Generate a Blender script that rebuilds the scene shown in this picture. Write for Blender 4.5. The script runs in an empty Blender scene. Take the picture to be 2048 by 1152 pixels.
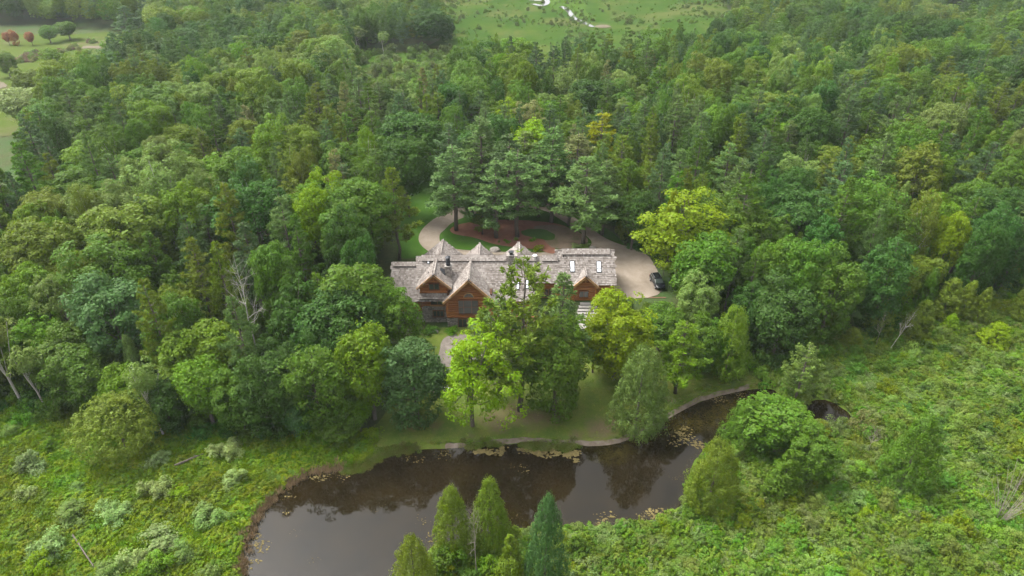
import bpy, bmesh, math, random
import numpy as np
from mathutils import Vector, Matrix
from mathutils.geometry import delaunay_2d_cdt

R = math.radians
SC = bpy.context.scene
COL = SC.collection
rnd = random.Random(11)
npr = np.random.default_rng(11)

# ------------------------------------------------------------------ camera
CAM_H, PITCH, FPX = 71.0, R(32.0), 1365.33
cam_d = bpy.data.cameras.new('camera')
cam_d.sensor_width = 36.0; cam_d.lens = 24.0; cam_d.clip_start = 0.5; cam_d.clip_end = 6000
cam = bpy.data.objects.new('camera', cam_d); COL.objects.link(cam)
cam.location = (0, 0, CAM_H); cam.rotation_euler = (math.pi/2 - PITCH, 0, 0)
SC.camera = cam

# ------------------------------------------------------------------ sky, sun, exposure
SUN_EL, SUN_AZ = R(60), R(-65)          # soft light from high on the left
w = bpy.data.worlds.new('World'); SC.world = w; w.use_nodes = True
nt = w.node_tree; nt.nodes.clear()
sky = nt.nodes.new('ShaderNodeTexSky'); sky.sky_type = 'NISHITA'; sky.sun_disc = False
sky.sun_elevation = SUN_EL; sky.sun_rotation = SUN_AZ; sky.air_density = 1.0; sky.dust_density = 7.0; sky.ozone_density = 1.0
hs = nt.nodes.new('ShaderNodeHueSaturation'); hs.inputs['Saturation'].default_value = 0.08
bg = nt.nodes.new('ShaderNodeBackground'); bg.inputs['Strength'].default_value = 0.15
wo = nt.nodes.new('ShaderNodeOutputWorld')
nt.links.new(sky.outputs[0], hs.inputs['Color']); nt.links.new(hs.outputs[0], bg.inputs['Color']); nt.links.new(bg.outputs[0], wo.inputs['Surface'])
sun_d = bpy.data.lights.new('sun', 'SUN'); sun_d.energy = 1.15; sun_d.angle = R(28); sun_d.color = (1.0, 0.93, 0.80)
sun = bpy.data.objects.new('sun', sun_d); COL.objects.link(sun)
sd = Vector((math.sin(SUN_AZ)*math.cos(SUN_EL), math.cos(SUN_AZ)*math.cos(SUN_EL), math.sin(SUN_EL)))
sun.rotation_euler = sd.to_track_quat('Z', 'Y').to_euler(); sun.location = sd*200
vs = SC.view_settings
vs.view_transform = 'Standard'; vs.look = 'None'; vs.gamma = 1.0; vs.use_curve_mapping = False
vs.exposure = 1.70
SC.cycles.max_bounces = 7; SC.cycles.diffuse_bounces = 4; SC.cycles.glossy_bounces = 3
SC.cycles.transmission_bounces = 4; SC.cycles.volume_bounces = 1
SC.cycles.use_denoising = True

# ------------------------------------------------------------------ mapping and terrain
WATER = -1.2
def smooth(t):
    t = np.clip(t, 0.0, 1.0); return t*t*(3 - 2*t)
def h_base(x, y):
    x = np.asarray(x, float); y = np.asarray(y, float)
    y0 = 72.5 + 0.42*np.clip(x - 32, 0, 90)
    m = -0.85 + 1.15*smooth((y - y0)/25.0)
    wr = smooth((x + 1)/4.0)
    yc = 106.0*(1 - wr) + 100.3*wr
    wd = np.full_like(x, 3.0)
    lf = smooth((-19.5 - x)/8.0); yc = yc*(1 - lf) + 103.0*lf; wd = wd*(1 - lf) + 13.0*lf
    rt = smooth((x - 30)/8.0); yc = yc*(1 - rt) + (y0 + 34)*rt; wd = wd*(1 - rt) + 14.0*rt
    z = m + 3.7*smooth((y - (yc - wd))/(2*wd))
    z = z - 2.6*smooth((y - 210)/140.0)
    f = smooth((y - 150)/60.0)
    return z + f*(0.5*np.sin(x*0.031 + 1.0)*np.cos(y*0.027) + 0.25*np.sin(x*0.09 + y*0.07))
def ray(px, py):
    xc = (px - 1024.0)/FPX; yc = (576.0 - py)/FPX
    c, s = math.cos(PITCH), math.sin(PITCH)
    return xc, c + yc*s, -s + yc*c
def at(px, py, up=0.0):
    """ground point (plus a height above it) seen at a pixel of the 2048-wide picture"""
    dx, dy, dz = ray(px, py)
    if dz > -0.06: dz = -0.06
    z = 0.0
    for _ in range(40):
        t = (CAM_H - z)/(-dz)
        z = 0.5*z + 0.5*(float(h_base(dx*t, dy*t)) + up)
    t = (CAM_H - z)/(-dz)
    return dx*t, dy*t, z - up
def proj(x, y, z):
    c, s = math.cos(PITCH), math.sin(PITCH)
    d = y*c + (CAM_H - z)*s
    u = y*s - (CAM_H - z)*c
    return 1024 + FPX*x/d, 576 - FPX*u/d, d
def wpoly(pts):
    return [at(*p)[:2] for p in pts]
def water_poly(pts):
    out = []
    for px, py in pts:
        dx, dy, dz = ray(px, py); t = (CAM_H - WATER)/(-dz); out.append((dx*t, dy*t))
    return out
def chaikin(P, n=2):
    P = np.array(P, float)
    for _ in range(n):
        Q = np.roll(P, -1, 0)
        P = np.stack([0.75*P + 0.25*Q, 0.25*P + 0.75*Q], 1).reshape(-1, 2)
    return P
def inside(poly, X, Y):
    P = np.asarray(poly, float); X = np.asarray(X, float); Y = np.asarray(Y, float)
    r = np.zeros(X.shape, bool)
    for (x1, y1), (x2, y2) in zip(P, np.roll(P, -1, 0)):
        if y1 == y2: continue
        c = ((y1 > Y) != (y2 > Y)) & (X < (x2 - x1)*(Y - y1)/(y2 - y1) + x1)
        r ^= c
    return r
def sdist(poly, X, Y):
    P = np.asarray(poly, float); d = np.full(np.shape(X), 1e9)
    for a, b in zip(P, np.roll(P, -1, 0)):
        ab = b - a; l2 = (ab**2).sum()
        if l2 < 1e-9: continue
        t = np.clip(((X - a[0])*ab[0] + (Y - a[1])*ab[1])/l2, 0, 1)
        d = np.minimum(d, np.hypot(X - a[0] - t*ab[0], Y - a[1] - t*ab[1]))
    return np.where(inside(P, X, Y), -d, d)

POND = chaikin(water_poly([(480, 1160), (486, 1095), (515, 1030), (550, 990), (600, 955), (640, 942), (690, 938), (722, 940), (765, 908),
    (810, 900), (900, 896), (1000, 889), (1055, 885), (1130, 890), (1200, 892), (1245, 884), (1290, 863), (1330, 840), (1390, 806),
    (1440, 790), (1512, 775), (1560, 780), (1560, 815), (1500, 850), (1450, 870), (1405, 900), (1380, 935), (1376, 985), (1362, 1012),
    (1330, 1034), (1250, 1050), (1185, 1052), (1130, 1054), (1085, 1052), (1040, 1056), (1000, 1062), (930, 1080), (880, 1090),
    (830, 1125), (790, 1160), (740, 1260), (600, 1300), (500, 1260)]), 2)
POOL = chaikin(water_poly([(1612, 803), (1650, 797), (1680, 812), (1703, 830), (1700, 848), (1660, 850), (1625, 842), (1606, 822)]), 2)
def h_full(x, y):
    h = h_base(x, y)
    for P in (POND, POOL):
        x0, y0 = P.min(0) - 9; x1, y1 = P.max(0) + 9
        m = (x > x0) & (x < x1) & (y > y0) & (y < y1)
        if m.any():
            d = sdist(P, x[m], y[m])
            hb = np.where(d < 0, WATER - 0.05 - np.minimum(1.2, 0.4*-d), WATER - 0.03 + 0.5*d)
            h[m] = np.minimum(h[m], hb)
    return h

# ------------------------------------------------------------------ mesh helpers
def mesh_np(name, V, F, mat=None, smooth_=False):
    V = np.asarray(V, np.float32).reshape(-1, 3); F = np.asarray(F, np.int32)
    me = bpy.data.meshes.new(name)
    me.vertices.add(len(V)); me.vertices.foreach_set('co', V.ravel())
    k = F.shape[1]; n = F.shape[0]
    me.loops.add(n*k); me.loops.foreach_set('vertex_index', F.ravel())
    me.polygons.add(n); me.polygons.foreach_set('loop_start', np.arange(0, n*k, k, dtype=np.int32))
    if smooth_: me.polygons.foreach_set('use_smooth', np.ones(n, bool))
    me.update(calc_edges=True)
    if mat: me.materials.append(mat)
    return me
class MB:
    """collects shapes into one mesh"""
    def __init__(s): s.v = []; s.f = []
    def quadbox(s, P):
        b = len(s.v); s.v += [tuple(p) for p in P]
        s.f += [(b, b+3, b+2, b+1), (b+4, b+5, b+6, b+7), (b, b+1, b+5, b+4), (b+1, b+2, b+6, b+5), (b+2, b+3, b+7, b+6), (b+3, b, b+4, b+7)]
    def box(s, x0, x1, y0, y1, z0, z1):
        s.quadbox([(x0, y0, z0), (x1, y0, z0), (x1, y1, z0), (x0, y1, z0), (x0, y0, z1), (x1, y0, z1), (x1, y1, z1), (x0, y1, z1)])
    def bar(s, a, b, wd, ht, up=(0, 0, 1)):
        a = Vector(a); b = Vector(b); d = (b - a).normalized(); up = Vector(up)
        sd = d.cross(up); sd = sd.normalized() if sd.length > 1e-4 else Vector((1, 0, 0))
        u = sd.cross(d).normalized()
        o = [(-1, -1), (1, -1), (1, 1), (-1, 1)]
        s.quadbox([a + sd*(wd/2*i) + u*(ht/2*j) for i, j in o] + [b + sd*(wd/2*i) + u*(ht/2*j) for i, j in o])
    def tube(s, pts, rad, k=6, cap=True):
        pts = [Vector(p) for p in pts]; b = len(s.v); n = len(pts)
        for i, p in enumerate(pts):
            d = (pts[min(i+1, n-1)] - pts[max(i-1, 0)]).normalized()
            a = Vector((0, 0, 1)) if abs(d.z) < 0.9 else Vector((1, 0, 0))
            u = d.cross(a).normalized(); v = d.cross(u)
            for j in range(k):
                t = 2*math.pi*j/k; s.v.append(tuple(p + (u*math.cos(t) + v*math.sin(t))*rad[i]))
        for i in range(n-1):
            for j in range(k):
                s.f.append((b+i*k+j, b+(i+1)*k+j, b+(i+1)*k+(j+1) % k, b+i*k+(j+1) % k))
        if cap:
            s.f.append(tuple(b+j for j in range(k))); s.f.append(tuple(b+(n-1)*k+j for j in range(k-1, -1, -1)))
    def prism(s, poly, off):
        """poly: list of 3d points, extruded by the vector off"""
        b = len(s.v); n = len(poly); off = Vector(off)
        s.v += [tuple(p) for p in poly] + [tuple(Vector(p) + off) for p in poly]
        s.f.append(tuple(range(b, b+n))); s.f.append(tuple(range(b+2*n-1, b+n-1, -1)))
        for i in range(n): s.f.append((b+i, b+n+i, b+n+(i+1) % n, b+(i+1) % n))
    def mesh(s, name, mat, smooth_=False):
        me = bpy.data.meshes.new(name); me.from_pydata(s.v, [], s.f)
        bm = bmesh.new(); bm.from_mesh(me); bmesh.ops.recalc_face_normals(bm, faces=bm.faces); bm.to_mesh(me); bm.free()
        if smooth_: me.polygons.foreach_set('use_smooth', np.ones(len(me.polygons), bool))
        if mat: me.materials.append(mat)
        return me
def link(name, me, parent=None, loc=None):
    o = bpy.data.objects.new(name, me); COL.objects.link(o)
    if loc is not None: o.location = loc
    if parent is not None: o.parent = parent
    return o
def build(mb, name, mat, parent=None, smooth_=False):
    o = link(name, mb.mesh(name, mat, smooth_), parent)
    if parent is not None and parent.type == 'EMPTY':
        o.matrix_parent_inverse = Matrix.Translation(parent.location).inverted()
    return o
def empty(name, loc, label=None, cat=None, group=None):
    o = bpy.data.objects.new(name, None); COL.objects.link(o); o.location = loc; o.empty_display_size = 0.3
    return tag(o, label, cat, group)
def tag(o, label=None, cat=None, group=None, kind=None):
    if label: o['label'] = label
    if cat: o['category'] = cat
    if group: o['group'] = group
    if kind: o['kind'] = kind
    return o

# ------------------------------------------------------------------ materials
class NT:
    def __init__(s, name):
        s.m = bpy.data.materials.new(name); s.m.use_nodes = True; s.t = s.m.node_tree; s.t.nodes.clear()
        s.out = s.n('ShaderNodeOutputMaterial')
    def n(s, typ, **kw):
        nd = s.t.nodes.new(typ)
        for k, v in kw.items(): setattr(nd, k, v)
        return nd
    def l(s, a, b): s.t.links.new(a, b)
    def noise(s, scale, detail=4, rough=0.6, vec=None, dist=0.0):
        nd = s.n('ShaderNodeTexNoise'); nd.inputs['Scale'].default_value = scale; nd.inputs['Detail'].default_value = detail
        nd.inputs['Roughness'].default_value = rough; nd.inputs['Distortion'].default_value = dist
        if vec is not None: s.l(vec, nd.inputs['Vector'])
        return nd.outputs['Fac']
    def pos(s): return s.n('ShaderNodeNewGeometry').outputs['Position']
    def ramp(s, fac, stops):
        nd = s.n('ShaderNodeValToRGB'); cr = nd.color_ramp
        while len(cr.elements) > 2: cr.elements.remove(cr.elements[-1])
        for i, (p, c) in enumerate(stops):
            e = cr.elements[i] if i < 2 else cr.elements.new(p)
            e.position = p
            e.color = (*c, 1) if len(c) == 3 else c
        s.l(fac, nd.inputs['Fac']); return nd.outputs['Color']
    def rng(s, v, a, b, c, d):
        nd = s.n('ShaderNodeMapRange'); s.l(v, nd.inputs['Value'])
        for k, x in zip(('From Min', 'From Max', 'To Min', 'To Max'), (a, b, c, d)): nd.inputs[k].default_value = x
        return nd.outputs['Result']
    def math(s, op, a, b=None):
        nd = s.n('ShaderNodeMath', operation=op)
        for i, x in enumerate((a, b)):
            if x is None: continue
            if isinstance(x, (int, float)): nd.inputs[i].default_value = x
            else: s.l(x, nd.inputs[i])
        return nd.outputs[0]
    def mix(s, fac, a, b, blend='MIX'):
        nd = s.n('ShaderNodeMix', data_type='RGBA', blend_type=blend)
        for sock, x in ((nd.inputs[0], fac), (nd.inputs[6], a), (nd.inputs[7], b)):
            if isinstance(x, (int, float)): sock.default_value = x
            elif isinstance(x, tuple): sock.default_value = (*x, 1)
            else: s.l(x, sock)
        return nd.outputs[2]
    def bsdf(s, col, rough=0.8, spec=0.3, bump=None, bstr=0.3, bdist=0.05, metal=0.0):
        b = s.n('ShaderNodeBsdfPrincipled')
        if isinstance(col, tuple): b.inputs['Base Color'].default_value = (*col, 1)
        else: s.l(col, b.inputs['Base Color'])
        if isinstance(rough, float): b.inputs['Roughness'].default_value = rough
        else: s.l(rough, b.inputs['Roughness'])
        b.inputs['Specular IOR Level'].default_value = spec; b.inputs['Metallic'].default_value = metal
        if bump is not None:
            bp = s.n('ShaderNodeBump'); bp.inputs['Strength'].default_value = bstr; bp.inputs['Distance'].default_value = bdist
            s.l(bump, bp.inputs['Height']); s.l(bp.outputs[0], b.inputs['Normal'])
        s.l(b.outputs[0], s.out.inputs['Surface']); return b
def leaf_mat(name, trans=0.38, rough=0.55, hue=0.016, val=(0.82, 1.2), patch=0.0, spec=0.15):
    """foliage: the object's own colour, varied per tree, per leaf and slowly over the ground"""
    s = NT(name); oi = s.n('ShaderNodeObjectInfo'); geo = s.n('ShaderNodeNewGeometry')
    isl = geo.outputs['Random Per Island']
    hv = s.n('ShaderNodeHueSaturation')
    n = s.noise(0.09, 3, 0.6, geo.outputs['Position'])
    n2 = s.noise(0.8, 3, 0.6, geo.outputs['Position'])
    h = s.math('ADD', s.rng(oi.outputs['Random'], 0, 1, 0.505 - hue*0.5, 0.505 + hue*0.5), s.rng(isl, 0, 1, -hue*0.6, hue*0.6))
    h = s.math('ADD', h, s.rng(n, 0.3, 0.7, -hue*0.4 - patch*0.03, hue*0.4 + patch*0.03))
    s.l(h, hv.inputs['Hue'])
    s.l(s.rng(n2, 0.3, 0.7, 1.16, 0.98), hv.inputs['Saturation'])
    v = s.math('MULTIPLY', s.rng(isl, 0, 1, val[0], val[1]), s.rng(oi.outputs['Random'], 0, 1, 0.9, 1.12))
    v = s.math('MULTIPLY', v, s.rng(n2, 0.25, 0.75, 0.85, 1.18))
    if patch: v = s.math('MULTIPLY', v, s.rng(n, 0.3, 0.7, 1 - patch, 1 + patch))
    tn = s.n('ShaderNodeAttribute', attribute_type='INSTANCER', attribute_name='tint')
    s.l(v, hv.inputs['Value']); s.l(tn.outputs['Color'], hv.inputs['Color'])
    b = s.bsdf(hv.outputs[0], rough, spec)
    tr = s.n('ShaderNodeBsdfTranslucent'); hv2 = s.n('ShaderNodeHueSaturation')
    hv2.inputs['Value'].default_value = 1.25; hv2.inputs['Hue'].default_value = 0.492
    s.l(hv.outputs[0], hv2.inputs['Color']); s.l(hv2.outputs[0], tr.inputs['Color'])
    mx = s.n('ShaderNodeMixShader'); mx.inputs[0].default_value = trans
    s.l(b.outputs[0], mx.inputs[1]); s.l(tr.outputs[0], mx.inputs[2]); s.l(mx.outputs[0], s.out.inputs['Surface'])
    return s.m
M = {}
M['leaf'] = leaf_mat('leaf')
M['needle'] = leaf_mat('needle', 0.3, 0.6, 0.016, (0.82, 1.22))
M['marsh_leaf'] = leaf_mat('marsh_leaf', 0.38, 0.6, 0.022, (0.85, 1.2), 0.3)
def simple(name, col, rough=0.8, spec=0.3, metal=0.0, var=0.0, scale=6.0, bump=0.0):
    s = NT(name)
    if var:
        n = s.noise(scale, 5, 0.65, s.pos())
        c = s.mix(s.rng(n, 0.3, 0.7, 0, 1), tuple(x*(1 - var) for x in col), tuple(min(1, x*(1 + var)) for x in col))
        s.bsdf(c, rough, spec, n if bump else None, bump, 0.05, metal)
    else: s.bsdf(col, rough, spec, metal=metal)
    return s.m
M['bark'] = simple('bark', (0.10, 0.085, 0.07), 0.9, 0.2, var=0.4, scale=9, bump=0.5)
M['pale_bark'] = simple('pale_bark', (0.33, 0.31, 0.28), 0.85, 0.2, var=0.3, scale=5, bump=0.3)
M['dead_bark'] = simple('dead_bark', (0.25, 0.215, 0.185), 0.9, 0.2, var=0.3, scale=5, bump=0.3)
# ground materials
def ground_mat():
    s = NT('forest_floor'); p = s.pos()
    a = s.noise(0.12, 5, 0.6, p); b = s.noise(1.6, 6, 0.7, p)
    c = s.ramp(b, [(0.3, (0.030, 0.030, 0.014)), (0.55, (0.05, 0.06, 0.02)), (0.75, (0.085, 0.075, 0.04))])
    c = s.mix(s.rng(a, 0.4, 0.65, 0, 1), c, (0.035, 0.065, 0.018))
    s.bsdf(c, 0.95, 0.1, b, 0.6, 0.2); return s.m
M['ground'] = ground_mat()
def grass_mat(name, c1, c2, c3, scale=0.25, fine=7.0, dry=(0.17, 0.14, 0.07), dryamt=0.0, bstr=0.5):
    s = NT(name); p = s.pos()
    a = s.noise(scale, 5, 0.62, p); b = s.noise(fine, 5, 0.75, p); d = s.noise(scale*0.7, 6, 0.65, p, 0.4)
    c = s.ramp(a, [(0.3, c1), (0.52, c2), (0.72, c3)])
    c = s.mix(s.rng(b, 0.3, 0.7, 0, 0.55), c, tuple(x*0.55 for x in c2))
    if dryamt: c = s.mix(s.math('MULTIPLY', s.rng(d, 0.62 - dryamt*0.3, 0.78 - dryamt*0.3, 0, 1), s.rng(b, 0.3, 0.7, 0.4, 1.0)), c, dry)
    s.bsdf(c, 0.95, 0.0, b, bstr, 0.1); return s.m
def lawn_mat():
    s = NT('mown_lawn'); p = s.pos(); a = s.noise(.22, 5, .62, p); b = s.noise(6, 5, .75, p); d = s.noise(.55, 6, .7, p, .6); w_ = s.n('ShaderNodeAttribute', attribute_name='worn').outputs['Fac']
    c = s.ramp(a, [(.3, (.052, .098, .013)), (.5, (.092, .128, .018)), (.7, (.138, .152, .03))])
    c = s.mix(s.rng(b, .35, .65, 0, .7), c, (.035, .058, .01)); c = s.mix(s.rng(s.noise(1.6, 4, .7, p), .5, .7, 0, .6), c, (.11, .115, .03))
    f = s.math('ADD', s.math('MULTIPLY', w_, .54), s.math('MULTIPLY', d, .75)); f = s.rng(f, .60, .90, 0, 1)
    soil = s.mix(s.rng(b, .3, .7, 0, 1), (.075, .055, .03), (.15, .115, .068))
    c = s.mix(s.math('MULTIPLY', f, .85), c, soil); s.bsdf(c, .9, .12, b, .5, .1); return s.m
M['lawn'] = lawn_mat()
M['green_lawn'] = grass_mat('green_lawn', (0.03, 0.075, 0.011), (0.042, 0.095, 0.014), (0.06, 0.11, 0.02), 0.3, 6)
M['field'] = grass_mat('field', (0.05, 0.08, 0.018), (0.063, 0.09, 0.02), (0.082, 0.098, 0.032), 0.05, 1.5, (0.10, 0.085, 0.052), 0.35)
M['far_marsh'] = grass_mat('far_marsh', (0.022, 0.054, 0.009), (0.034, 0.068, 0.011), (0.060, 0.086, 0.018), 0.045, 0.4, (0.085, 0.085, 0.032), 0.4)
M['meadow'] = grass_mat('meadow', (0.036, 0.078, 0.011), (0.046, 0.086, 0.013), (0.054, 0.09, 0.018), 0.05, 0.9)
M['marsh_floor'] = grass_mat('marsh_floor', (0.06, 0.105, 0.018), (0.08, 0.125, 0.02), (0.10, 0.14, 0.026), 0.12, 2.5, (0.10, 0.085, 0.045), 0.25)
def gravelly(name, c1, c2, c3, s1=0.35, s2=9, rough=0.9):
    s = NT(name); p = s.pos(); a = s.noise(s1, 6, 0.65, p, 0.5); b = s.noise(s2, 4, 0.8, p)
    c = s.ramp(a, [(0.3, c1), (0.5, c2), (0.7, c3)])
    c = s.mix(s.rng(b, 0.25, 0.75, 0, 0.5), c, tuple(x*0.6 for x in c2))
    s.bsdf(c, rough, 0.2, b, 0.3, 0.03); return s.m
M['drive'] = gravelly('drive_paving', (0.135, 0.108, 0.082), (0.20, 0.165, 0.128), (0.25, 0.21, 0.17), 0.3, 6)
M['mulch'] = gravelly('red_mulch', (0.11, 0.048, 0.03), (0.17, 0.075, 0.048), (0.21, 0.10, 0.066), 0.5, 6)
M['needle_litter'] = gravelly('needle_litter', (0.10, 0.075, 0.05), (0.155, 0.115, 0.08), (0.08, 0.085, 0.035), 0.4, 5)
M['dirt'] = gravelly('bare_dirt', (0.20, 0.15, 0.10), (0.27, 0.215, 0.15), (0.14, 0.13, 0.06), 0.5, 5)
M['gravel'] = gravelly('shore_gravel', (0.085, 0.066, 0.045), (0.15, 0.12, 0.095), (0.215, 0.18, 0.15), 1.0, 7)
M['sand'] = gravelly('pale_sand', (0.085, 0.07, 0.045), (0.115, 0.095, 0.065), (0.075, 0.08, 0.035), 0.3, 5)
M['patio'] = gravelly('patio_stone', (0.12, 0.10, 0.085), (0.17, 0.148, 0.128), (0.22, 0.195, 0.172), 1.2, 7)
def water_mat():
    s = NT('pond_water'); p = s.pos(); at_ = s.n('ShaderNodeAttribute', attribute_name='shore')
    n = s.noise(0.9, 5, 0.7, p, 0.6); n2 = s.noise(0.18, 4, 0.6, p); n3 = s.noise(4.0, 4, 0.7, p)
    deep = s.mix(s.rng(n2, 0.35, 0.65, 0, 1), (0.006, 0.0045, 0.002), (0.012, 0.0085, 0.0035))
    weed = s.ramp(n3, [(0.32, (0.006, 0.005, 0.002)), (0.52, (0.026, 0.022, 0.005)), (0.72, (0.06, 0.048, 0.010))])
    fac = s.math('MULTIPLY', s.rng(at_.outputs['Fac'], 0.15, 1.0, 0, 1), s.rng(n, 0.32, 0.6, 0.1, 1))
    c = s.mix(fac, deep, weed)
    b = s.bsdf(c, 0.045, 0.5, s.noise(0.7, 3, 0.5, p), 0.02, 0.05); b.inputs['IOR'].default_value = 1.36; b.inputs['Specular IOR Level'].default_value = 0.42; return s.m
M['water'] = water_mat()
M['stream'] = simple('stream_water', (0.10, 0.10, 0.098), 0.10, 1.0)
M['algae'] = simple('algae', (0.095, 0.076, 0.028), 0.85, 0.2, var=0.45, scale=2.0, bump=0.5)
M['reed'] = simple('dry_reed', (0.21, 0.15, 0.085), 0.9, 0.1, var=0.4, scale=1.5)
def island_mat(name, stops, rough=0.85, spec=0.2, nscale=5.0, stain=0.35):
    s = NT(name); g = s.n('ShaderNodeNewGeometry'); n = s.noise(nscale, 5, 0.7, g.outputs['Position']); n2 = s.noise(0.35, 4, 0.6, g.outputs['Position'])
    c = s.ramp(g.outputs['Random Per Island'], stops)
    c = s.mix(s.rng(n, 0.3, 0.75, 0, stain), c, tuple(x*0.5 for x in stops[0][1]))
    c = s.mix(s.rng(n2, 0.4, 0.7, 0, 0.3), c, tuple(x*1.15 for x in stops[-1][1]))
    s.bsdf(c, rough, spec, n, 0.25, 0.03); return s.m
M['shingle'] = island_mat('cedar_shingle', [(0.0, (0.10, 0.083, 0.073)), (0.3, (0.165, 0.142, 0.126)), (0.7, (0.21, 0.187, 0.17)), (1.0, (0.285, 0.258, 0.24))], stain=.45)
M['roof_deck'] = simple('roof_deck', (0.12, 0.10, 0.09), 0.9)
M['ridge'] = simple('ridge_board', (0.27, 0.245, 0.22), 0.85, var=0.2)
M['stone'] = island_mat('field_stone', [(0.0, (0.12, 0.104, 0.095)), (0.5, (0.25, 0.222, 0.2)), (1.0, (0.40, 0.365, 0.335))])
M['mortar'] = simple('mortar', (0.2, 0.185, 0.17), 0.95)
def log_mat():
    s = NT('stained_log'); oi = s.n('ShaderNodeObjectInfo'); g = s.n('ShaderNodeNewGeometry')
    mp = s.n('ShaderNodeMapping'); mp.inputs['Scale'].default_value = (0.6, 6, 6); s.l(g.outputs['Position'], mp.inputs['Vector'])
    n = s.noise(1.5, 5, 0.7, mp.outputs[0])
    c = s.mix(s.rng(oi.outputs['Random'], 0, 1, 0, 1), (0.28, 0.10, 0.026), (0.40, 0.16, 0.048))
    c = s.mix(s.rng(n, 0.35, 0.75, 0, 0.6), c, (0.09, 0.03, 0.01))
    s.bsdf(c, 0.6, 0.3, n, 0.2, 0.02); return s.m
M['log'] = log_mat()
M['chink'] = simple('wall_core', (0.05, 0.022, 0.01), 0.9)
M['timber'] = simple('timber', (0.36, 0.20, 0.085), 0.65, var=0.25, scale=3)
M['frame'] = simple('window_frame', (0.15, 0.062, 0.03), 0.6)
M['glass'] = simple('window_glass', (0.035, 0.045, 0.042), 0.04, 0.9)
M['skyglass'] = simple('skylight_glass', (0.5, 0.52, 0.55), 0.15, 0.8)
M['metal'] = simple('dark_metal', (0.035, 0.037, 0.042), 0.45, 0.5, 0.6)
M['paint'] = simple('car_paint', (0.006, 0.007, 0.010), 0.15, 0.7)
M['tyre'] = simple('tyre', (0.012, 0.012, 0.012), 0.85)
M['rim'] = simple('rim', (0.45, 0.46, 0.48), 0.3, 0.5, 0.8)
M['lamp'] = simple('lamp_lens', (0.5, 0.5, 0.52), 0.15, 0.8)
M['red_lens'] = simple('red_lens', (0.25, 0.01, 0.01), 0.2, 0.6)
M['white'] = simple('white_paint', (0.6, 0.59, 0.57), 0.6)
M['wood_dark'] = simple('brown_wood', (0.11, 0.06, 0.035), 0.7)
M['boulder'] = simple('boulder', (0.24, 0.215, 0.19), 0.9, var=0.35, scale=1.5, bump=0.6)
M['pale_step'] = simple('pale_step', (0.23, 0.215, 0.20), 0.8, var=0.15, scale=2)

# ------------------------------------------------------------------ ground, water, sheets
def axis(fine0, fine1, step, far0, far1, grow=1.12):
    a = list(np.arange(fine0, fine1 + 1e-6, step)); s = step
    nxt = lambda s, q: min(s*grow, 5.0) if abs(q) < 640 else s*grow
    while a[-1] < far1: s = nxt(s, a[-1]); a.append(a[-1] + s)
    s = step; lo = []
    x = fine0
    while x > far0: s = nxt(s, x); x -= s; lo.append(x)
    return np.array(lo[::-1] + a)
gx = axis(-62, 95, 0.6, -1100, 1100); gy = axis(40, 128, 0.6, -250, 1300)
GX, GY = np.meshgrid(gx, gy); GZ = h_full(GX.ravel().copy(), GY.ravel().copy())
nx, ny = len(gx), len(gy)
ii = (np.arange(ny - 1)[:, None]*nx + np.arange(nx - 1)[None, :]).ravel()
F = np.stack([ii, ii + 1, ii + nx + 1, ii + nx], 1)
tag(link('ground', mesh_np('ground', np.stack([GX.ravel(), GY.ravel(), GZ], 1), F, M['ground'], True)), kind='structure')

def water_sheet(name, P, mat, cell=0.8, weedy=None):
    x0, y0 = P.min(0) - 2.5; x1, y1 = P.max(0) + 2.5
    xs = np.arange(x0, x1, cell); ys = np.arange(y0, y1, cell)
    X, Y = np.meshgrid(xs, ys); d = sdist(P, X.ravel(), Y.ravel())
    n = len(xs); i = (np.arange(len(ys) - 1)[:, None]*n + np.arange(n - 1)[None, :]).ravel()
    Fq = np.stack([i, i + 1, i + n + 1, i + n], 1)
    Fq = Fq[(d[Fq] < 2.2).any(1)]
    me = mesh_np(name, np.stack([X.ravel(), Y.ravel(), np.full(X.size, WATER)], 1), Fq, mat, True)
    sh = np.clip(1 - (-d)/2.0, 0, 1)*0.55
    if weedy is not None: sh = np.maximum(sh, weedy(X.ravel(), Y.ravel(), d))
    a = me.attributes.new('shore', 'FLOAT', 'POINT'); a.data.foreach_set('value', sh.astype(np.float32))
    return tag(link(name, me), kind='structure')
WEED1 = np.array(water_poly([(1200, 893), (1290, 866), (1390, 808), (1512, 775), (1560, 800), (1470, 850), (1440, 860), (1330, 880), (1240, 930), (1180, 925)]))
def weedy(X, Y, d):
    e = sdist(WEED1, X, Y)
    return np.clip(0.35 - e/3.0, 0, 1.0)
water_sheet('pond', POND, M['water'], 0.8, weedy)
water_sheet('pool', POOL, M['water'], 0.6)

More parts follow.
